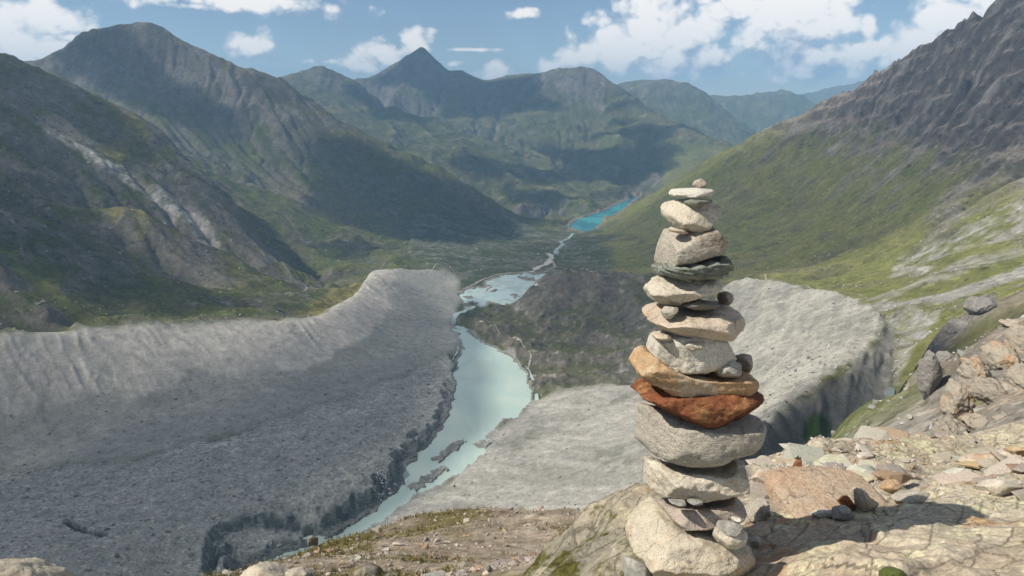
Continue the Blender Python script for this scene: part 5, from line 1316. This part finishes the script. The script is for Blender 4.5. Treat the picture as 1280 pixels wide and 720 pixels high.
# scree just below the ledge
n = 16000
p = pick((RG < 46) & (RG > 9) & (AG < 0.45), n, 990, 1.6)
dens_ = fbm(p[:, 0], p[:, 1], 5.0, 3, 991) + 0.25
p = p[dens_ > rg.uniform(-0.25, 0.35, n)]; n = len(p)
cl_ = greys(rg, n, .20, .42, (1.0, .90, .77), 0.06); rs = rg.uniform(0, 1, n) < 0.12; cl_[rs] *= np.array([1.0, .72, .55])
scatter('scree_stones', p, psize(rg, n, 0.030, 0.26, 2.5) * (0.6 + np.hypot(p[:, 0], p[:, 1]) / 45), cl_, M_RUB_MID, 'brown angular scree stones covering the slope below the ledge', 992)
# gravel on the ledge
def on_ledge(n, seed):
    rng = np.random.RandomState(seed); a = rng.uniform(rad(15), rad(40), n * 3); r = rng.uniform(1.9, 6.6, n * 3)
    lo_ = np.interp(a, [rad(6), rad(16), rad(26), rad(40)], [2.0, 2.6, 3.1, 3.2]); k = (r > lo_ + 0.25 * fbm(r * 3, a * 9, 1.0, 2, seed))
    px, py = r * np.sin(a), r * np.cos(a); k &= (fbm(px, py, 0.7, 3, seed + 1) + 0.1 * sstep(3, 4.5, r) > rng.uniform(-0.35, 0.35, n * 3))
    px, py = px[k][:n], py[k][:n]
    return np.stack([px, py, ledge_z(px, py)], -1)
p = on_ledge(3400, 71); n = len(p)
def warm(n): 
    c = greys(rg, n, .26, .50, (1.0, .91, .76), 0.06); s = rg.uniform(0, 1, n); c[s < 0.13] *= np.array([.96, .76, .58]); c[s > 0.9] *= np.array([.62, .64, .62]); return c
scatter('ledge_gravel', p, psize(rg, n, 0.006, 0.04, 2.2) * (0.45 + 0.14 * np.hypot(p[:, 0], p[:, 1])), warm(n), M_RUB_NEAR, 'fine gravel and chips scattered over the rock ledge', 993)
# larger pieces of the ledge rubble, each a stone of its own
p = np.concatenate([on_ledge(40, 73), on_ledge(34, 79)]); n0 = 40; sz = np.concatenate([psize(rg, n0, 0.04, 0.13, 1.6), rg.uniform(0.09, 0.20, len(p) - n0)]); cl_ = warm(len(p)); R_ = rand_rots(rg, len(p), 0.22)
_tm = []
for t, (tv, tf) in enumerate(T2):
    V, F = tv, tf
    _tm.append((V, F))
LANDMARK = [('round orange stone', 'stone', 'round orange stone in'), ('flat tan stone', 'stone', 'flat tan stone lying'), ('thin upright rusty stone', 'stone', 'thin rusty brown'), ('grey-green flat stone', 'stone', 'grey-green flat'), ('wide pale slab', 'stone', 'wide pale slab'), ('long pinkish slab', 'stone', 'long flat pinkish'), ('tan rock block', 'boulder', 'tan and pinkish'), ('cairn', 'cairn', 'tall cairn')]
_lm = []
for nm_, kind_, key in LANDMARK:
    for o in COL.objects:
        if o.parent is None and str(o.get('label', '')).startswith(key): _lm.append((nm_, o.location.x, o.location.y))
_made = []
for i in range(len(p)):
    if np.hypot(p[i, 0] - 0.6, p[i, 1] - 2.2) < 0.42: continue
    V, F = _tm[i % len(_tm)]
    flat = i >= n0
    V = (V * sz[i] * rg.uniform(0.75, 1.2, 3) * np.array([1, 1, 0.42 if flat else 0.75])) @ R_[i].T
    me = mesh_np('flat_stone' if flat else 'rubble_stone', V, F, smooth=False); vcol(me, 'alb', np.repeat(cl_[i:i + 1], len(V), 0))
    c_ = cl_[i]; hue = 'orange' if c_[2] / c_[0] < 0.6 else 'grey' if c_[0] < 0.3 and c_[2] / c_[0] > 0.72 else 'pale' if c_[0] > 0.4 else 'tan'
    nm_, lx_, ly_ = min(_lm, key=lambda q: (q[1] - p[i, 0]) ** 2 + (q[2] - p[i, 1]) ** 2)
    dx_, dy_ = p[i, 0] - lx_, p[i, 1] - ly_
    side = ('right of' if dx_ > 0 else 'left of') if abs(dx_) > abs(dy_) else ('behind' if dy_ > 0 else 'in front of')
    o = link('flat_stone' if flat else 'rubble_stone', me, M_RUB_NEAR, loc=(p[i, 0], p[i, 1], p[i, 2] + sz[i] * (0.02 if flat else 0.25)), label='%s %s %s on the ledge %s the %s' % ('larger' if sz[i] > (0.14 if flat else 0.065) else 'small', hue, 'flat slab' if flat else 'angular stone', side, nm_), category='slab' if flat else 'stone', group='half-buried slabs of the ledge' if flat else 'rubble stones strewn over the ledge')
    _made.append((o['label'], math.hypot(dx_, dy_), o))
_seen = {}
for lab, d_, o in sorted(_made, key=lambda q: q[1]): _seen.setdefault(lab, []).append(o)
for lab, os_ in _seen.items():
    if len(os_) > 1:
        for k, o in enumerate(os_): o['label'] = lab + (', the closest', ', second closest', ', third closest', ', fourth closest', ', fifth closest', ', sixth closest')[min(k, 5)]
# ice blocks where the cliff has calved into the river
a, r = hit(478, 606, 300); n = 70
px = r * math.sin(a) + rg.normal(0, 7, n); py = r * math.cos(a) + rg.normal(0, 11, n)
scatter('ice_blocks', np.stack([px, py, np.maximum(ground_z(px, py), -440 + EYE - 0.2)], -1), psize(rg, n, 0.8, 3.0, 1.8), greys(rg, n, .55, .75, (.93, 1.0, 1.05), 0.02), M_RUB_FAR, 'white calved ice blocks at the foot of the ice cliff', 994)
# boulders set in the scree slope
MOSS, N = new_mat('green_moss')
_p = N.add('ShaderNodeTexCoord').outputs['Object']; _a = N.noise(_p, 60, 5, 0.7)
N.add('ShaderNodeOutputMaterial', {'Surface': N.add('ShaderNodeBsdfPrincipled', {'Base Color': N.mix(_a, (.045, .065, .010), (.12, .15, .03)), 'Roughness': 0.95, 'Normal': N.add('ShaderNodeBump', {'Height': N.m('MULTIPLY', _a, 0.02), 'Strength': 0.9, 'Distance': 1.0})})})
S_MOSSY = stone_mat('mossy_gneiss', (.30, .27, .21), (.22, .205, .17), (.11, .095, .035), 0.52, grain=0.3, scale=0.25)
S_BIGPALE = stone_mat('pale_scree_gneiss', (.50, .45, .36), (.40, .36, .29), (.34, .27, .18), 0.6, (1, 1, 2), grain=0.3, scale=0.3)
for pix, r, D, mt, lab, sd in (
    ([(294,726),(306,710),(322,702),(338,704),(356,714),(376,724),(372,740),(300,742)], 15.5, .7, S_BIGPALE, 'pale pointed boulder at the bottom edge, left part of the scree', 201),
    ([(352,730),(360,712),(378,708),(392,716),(396,734)], 15.0, .4, S_BIGPALE, 'narrow pale rock right of the pale pointed boulder', 205),
    ([(426,730),(434,712),(452,704),(472,709),(484,728),(470,742),(432,742)], 15.2, .6, S_MOSSY, 'mossy rounded boulder at the bottom edge below the river', 202),
    ([(-60,760),(-40,704),(0,697),(26,699),(52,709),(84,722),(110,745),(60,790),(-20,800)], 9.0, .6, S_BIGPALE, 'pale rock in the bottom left corner', 203),
    ([(384,683),(385,673),(391,669),(398,673),(397,682)], 24.0, .2, S_DARK, 'dark brown stone on the skyline of the scree slope', 204)):
    uc = np.mean([q[0] for q in pix]); a, s_ = ray(uc, 700)
    add_stone('boulder', loft_stone(pix, r * math.cos(a), D, p=3.0, cuts=6, seed=sd, N_=72, K=28, vox=34), mt, label=lab, category='boulder', group='boulders in the scree slope')
_a0, _r0 = ledge_hit(1117, 716)
add_stone('moss_cushion', loft_stone([(1096,726),(1099,714),(1108,709),(1118,708),(1128,712),(1134,720),(1130,730)], _r0 * math.cos(_a0), .04, p=2.2, cuts=0, seed=206, N_=64, K=24, vox=26, rough=0.7), MOSS, label='bright green moss cushion at the bottom right of the ledge', category='moss')

# crags of the hillside on the right
S_CRAG = stone_mat('crag_gneiss', (.38, .335, .27), (.29, .26, .215), (.38, .26, .16), 0.56, (1, 1, 1.5), grain=0.3, bump=0.9, scale=0.07, c4=(.085, .095, .035), t4=0.64)
S_CRAGFAR = stone_mat('grey_crag', (.26, .245, .225), (.19, .18, .168), (.32, .30, .265), 0.58, (1, 1, 1.5), grain=0.3, bump=0.9, scale=0.018)
def jagged(u, v, w, h, seed):
    rng = np.random.RandomState(seed); t = np.linspace(0, 2 * np.pi, 15, endpoint=False) + rng.uniform(-0.15, 0.15, 15)
    k = rng.uniform(0.62, 1.12, 15)
    return [(u + w * math.cos(q) * f, v + h * math.sin(q) * (f if math.sin(q) < 0 else 1)) for q, f in zip(t, k)]
CRAGS = [((1186,540,17,25), 'leftmost tan crag, just above the far edge of the ledge'), ((1200,502,19,30), 'tall tan crag directly above the leftmost one'), ((1219,467,19,24), 'tan crag in the middle of the left rim of the crag field'),
    ((1250,444,26,20), 'broad tan crag on the upper rim of the crag field'), ((1281,424,24,20), 'tan crag at the right picture edge on the upper rim'), ((1268,403,15,9), 'small tan crag, highest of the crag field'), ((1246,492,28,23), 'wide tan crag at the centre of the crag field'),
    ((1284,480,26,26), 'tan crag at the right picture edge level with the wide central one'), ((1229,534,26,18), 'low tan crag right of the leftmost one, near the ledge'), ((1268,528,28,18), 'low tan crag nearest the ledge at the right picture edge')]
for i, ((u, v, w, h), lab) in enumerate(CRAGS):
    w *= 1.3; h *= 1.12
    a, r = hit(u, v + h * 0.7, 20); D = w / FPX * r * 0.9; sz_ = w / FPX * r
    add_stone('crag', loft_stone(jagged(u, v + 3, w, h, 310 + i), r * math.cos(a) + D * 0.8, D, p=4.5, cuts=16, seed=310 + i, N_=90, K=34, vox=34, rough=2.4, shear=0.3, strata=(3.4 / sz_, 0.05 * sz_, 1.4)), S_CRAG, label=lab, category='crag', group='tan crags at the right edge')
for (u, v, w, h), lab, i in (((1163,470,17,34), 'tall grey outcrop standing in the green slope right of the pond', 1), ((1180,452,15,14), 'grey outcrop adjoining the tall one on its upper right', 2), ((1196,412,20,16), 'grey outcrop farther up the green slope, lower of two', 3), ((1228,384,24,14), 'elongated grey outcrop highest on the green slope', 4)):
    a, r = hit(u, v + h * 0.8, 60); D = w / FPX * r * 0.9
    add_stone('crag', loft_stone(jagged(u, v, w, h, 340 + i), r * math.cos(a) + D * 0.6, D, p=3.6, cuts=14, seed=340 + i, N_=110, K=40, vox=36, rough=1.6, shear=0.4), S_CRAGFAR, label=lab, category='crag', group='grey outcrops on the green slope')

# fallen ice-cliff debris along the river bank
n = 1500; p = pick(m_glac & (_dd < 12) & (RG < 1100), n, 1201)
scatter('bank_debris', p, psize(rg, n, 0.6, 3.2, 1.9), greys(rg, n, .09, .24, (.96, 1.0, .97), 0.03), M_RUB_FAR, 'dark fallen blocks along the foot of the ice cliff', 1202)
# dry grass between the scree stones
p = pick((RG < 40) & (RG > 11) & (AG < 0.2) & (fine2 + 0.35 * sstep(-0.02, -0.22, AG) > 0.12), 2600, 1203, 1.4); n = len(p)
_t = rg.uniform(0, 2 * np.pi, (n, 9)); _l = rg.uniform(0.05, 0.16, (n, 9)); _sp = rg.uniform(0.15, 0.6, (n, 9))
b0 = p[:, None, :] + np.stack([np.cos(_t) * 0.05, np.sin(_t) * 0.05, np.zeros_like(_t)], -1)
tip = b0 + np.stack([np.cos(_t) * _l * _sp, np.sin(_t) * _l * _sp, _l], -1)
wv = np.stack([-np.sin(_t), np.cos(_t), np.zeros_like(_t)], -1) * 0.012
V = np.stack([b0 - wv, b0 + wv, tip], 2).reshape(-1, 3)
me = mesh_np('dry_grass', V, np.arange(len(V)).reshape(-1, 3), smooth=False)
gc = (np.array([[.16, .14, .045]]) * rg.uniform(0.5, 1.3, (n, 1))); vcol(me, 'alb', np.repeat(gc, 27, 0))
link('dry_grass', me, M_RUB_MID, kind='stuff', label='short dry grass growing between the scree stones')

# ------------------------------------------------------------------ unseen clouds added above the frame, shaped to shade the valley
def shade_cloud_mat():
    m, N = new_mat('cumulus')  # surface of the unseen clouds added for their shade
    d = N.add('ShaderNodeBsdfDiffuse', {'Color': (.88, .88, .88, 1)})
    t = N.add('ShaderNodeBsdfTranslucent', {'Color': (.5, .5, .5, 1)})
    mx = N.add('ShaderNodeMixShader', {0: 0.12, 1: d, 2: t})
    mx = N.add('ShaderNodeMixShader', {0: N.add('ShaderNodeAttribute', attribute_name='thin').outputs['Fac'], 1: mx, 2: N.add('ShaderNodeBsdfTransparent')})   # lets some sun into the added shade
    N.add('ShaderNodeOutputMaterial', {'Surface': mx})
    return m
M_SHADE_CLOUD = shade_cloud_mat()
CLOUD_H = 2400.0
def lift_to_cloud(p):
    k = (CLOUD_H - p[2]) / SUN_DIR.z
    return (p[0] + SUN_DIR.x * k, p[1] + SUN_DIR.y * k)
def cloud(name, ground_pts, rough, wl, seed, label, holes=0.0, res=95, gaps=(), pass_=0.34, feather=5):  # plan follows the shade wanted on the ground, carried up along the sun
    P = np.array([lift_to_cloud(p) for p in ground_pts])
    lo, hi = P.min(0) - 400, P.max(0) + 400
    gx, gy = np.meshgrid(np.linspace(lo[0], hi[0], res), np.linspace(lo[1], hi[1], res))
    jx = gx + rough * fbm(gx, gy, wl, 4, seed); jy = gy + rough * fbm(gx, gy, wl, 4, seed + 5)
    m = inpoly(jx, jy, P)
    if holes: m &= fbm(gx, gy, wl * 1.3, 4, seed + 9) < holes
    for gq in gaps: m &= ~inpoly(jx, jy, np.array([lift_to_cloud(p) for p in gq]))
    bl = _blur(m.astype(float), feather); th = np.sqrt(bl) * np.where(m, 1, 0)
    thin = 1 - np.clip((bl - 0.5) * 2.2, 0, 1) * (1 - pass_)        # the rims are thinner
    top = CLOUD_H + 12 + 60 * th * (1.0 + 0.8 * np.abs(fbm(gx, gy, 420, 4, seed + 11)))
    bot = CLOUD_H - 30 * th * (1 + fbm(gx, gy, 300, 3, seed + 12))
    V = np.concatenate([np.stack([gx, gy, top], -1).reshape(-1, 3), np.stack([gx, gy, bot], -1).reshape(-1, 3)])
    i = np.arange(res * res).reshape(res, res); n = res * res
    ok = m[:-1, :-1]
    q = np.stack([i[:-1, :-1], i[:-1, 1:], i[1:, 1:], i[1:, :-1]], -1)[ok]
    F = [q, q[:, ::-1] + n]
    pad = np.pad(ok, 1)
    # side walls
    for (dy_, dx_), (a, b) in (((-1, 0), (0, 1)), ((1, 0), (2, 3)), ((0, -1), (3, 0)), ((0, 1), (1, 2))):
        nb = pad[1 + dy_:pad.shape[0] - 1 + dy_, 1 + dx_:pad.shape[1] - 1 + dx_]
        e = np.stack([i[:-1, :-1], i[:-1, 1:], i[1:, 1:], i[1:, :-1]], -1)[ok & ~nb]
        F.append(np.stack([e[:, b], e[:, a], e[:, a] + n, e[:, b] + n], -1))
    F = np.concatenate(F); used, inv = np.unique(F, return_inverse=True)
    me = mesh_np(name, V[used], inv.reshape(-1, 4)); vfloat(me, 'thin', np.concatenate([thin.ravel(), thin.ravel()])[used])
    return link(name, me, M_SHADE_CLOUD, label=label, kind='stuff')
def gp(u, v, rmin=60):
    a, r = hit(u, v, rmin); px, py = r * math.sin(a), r * math.cos(a)
    return (px, py, float(ground_z(np.array([px]), np.array([py]))[0]))
cloud('shade_cloud', [gp(*p) for p in [(0,529),(50,514),(100,507),(150,495),(200,484),(240,462),(290,457),(345,450),(400,436),(440,414),(470,388),(520,352),(560,372),(574,420),(572,470),(566,520),(545,556),(520,585),(505,610),(482,635),(455,655),(380,690),(260,760)]] + [(-150, 300, -430), (-750, 200, -380), (-780, 560, -385)], 30, 120, 5, 'small unseen cloud added to shade the glacier', res=130)
cloud('shade_cloud', [gp(*p) for p in [(905,352),(960,340),(1040,322),(1130,292),(1200,262),(1290,222)]] + [(1500, 1500, 0), (2300, 1900, 300), (1900, 2800, 200)] + [gp(*p) for p in [(1100,90),(1000,146),(900,196),(830,240),(775,272),(745,290),(715,302),(690,296),(640,300),(590,314),(560,335),(600,392),(630,425),(660,470),(700,478),(780,470),(840,440),(880,390)]], 70, 420, 6, 'broad unseen cloud shaped to shade the right mountain', res=125, pass_=0.70, feather=28)
cloud('shade_cloud', [gp(*p) for p in [(420,330),(500,300),(560,308),(640,282),(690,284),(640,262),(592,240),(543,215),(495,195),(446,175),(397,150),(370,190),(400,250),(380,300)]], 90, 420, 7, 'ragged unseen cloud added to shade the dark spur of the left massif', holes=0.22, res=100, pass_=0.12, feather=7)
cloud('shade_cloud', [gp(*p) for p in [(0,395),(200,385),(330,380),(395,350),(372,345),(340,300),(300,250),(262,212),(222,176),(200,156),(150,130),(60,88),(0,66)]] + [(-2200, 1700, 150), (-1900, 1200, 100), (-1100, 900, -290)], 60, 300, 9, 'torn unseen cloud added to shade the left slope', holes=0.12, res=125, pass_=0.18, feather=9, gaps=[[gp(*p, 700) for p in q] for q in (
    [(110,186),(150,168),(215,164),(228,184),(180,200),(130,198)], [(125,268),(158,249),(204,262),(186,280),(148,280)], [(362,396),(405,354),(450,340),(462,362),(440,392),(405,398)], [(200,290),(260,295),(330,330),(300,345),(230,320)])])
cloud('shade_cloud', [at(*p) for p in [(60,60,4300),(145,28,4150),(250,54,4050),(363,104,4000),(397,140,3850),(360,180,3500),(300,160,3500),(220,170,3300),(120,110,3900)]], 120, 500, 10, 'unseen cloud added to shade the double-topped mountain', holes=0.2, res=95, pass_=0.15, feather=11)
cloud('shade_cloud', [at(*p) for p in [(440,100,7300),(528,55,7900),(600,100,7500),(740,82,6800),(800,120,6500),(900,175,5500),(860,205,4900),(780,235,4300),(680,250,4000),(600,220,4300),(500,190,4600)]], 200, 900, 11, 'broken unseen cloud added to dapple the far range with shade', holes=0.06, res=125, pass_=0.2, feather=3)
cloud('shade_cloud', [gp(1108,404), gp(1099,428), gp(1080,442), gp(1057,468), gp(1002,492), gp(957,522), gp(920,560), (150, 420, -240), (300, 430, -220), (352, 560, -262), (372, 660, -262), (400, 760, -260)], 0, 60, 8, 'little unseen cloud added to shade the outer moraine side', res=85, pass_=0.08, feather=4)

# ------------------------------------------------------------------ haze
def build_haze(density):
    me = bpy.data.meshes.new('haze')
    x0, x1, y0, y1, z0, z1 = -22000, 14000, -900, 17600, float(ZT.min()) - 60, max(float(ZT.max()) + 60, 700.0)
    me.from_pydata([(a, b, c) for c in (z0, z1) for b in (y0, y1) for a in (x0, x1)], [], [(0, 2, 3, 1), (4, 5, 7, 6), (0, 1, 5, 4), (2, 6, 7, 3), (0, 4, 6, 2), (1, 3, 7, 5)])
    m, N = new_mat('mountain_haze')
    v = N.add('ShaderNodeVolumePrincipled', {'Color': (.36, .66, 1.0, 1), 'Density': density, 'Anisotropy': 0.0})
    N.add('ShaderNodeOutputMaterial', {'Volume': v})
    link('haze', me, m, kind='stuff', label='thin blue summer haze filling the valley')
build_haze(8.2e-5)
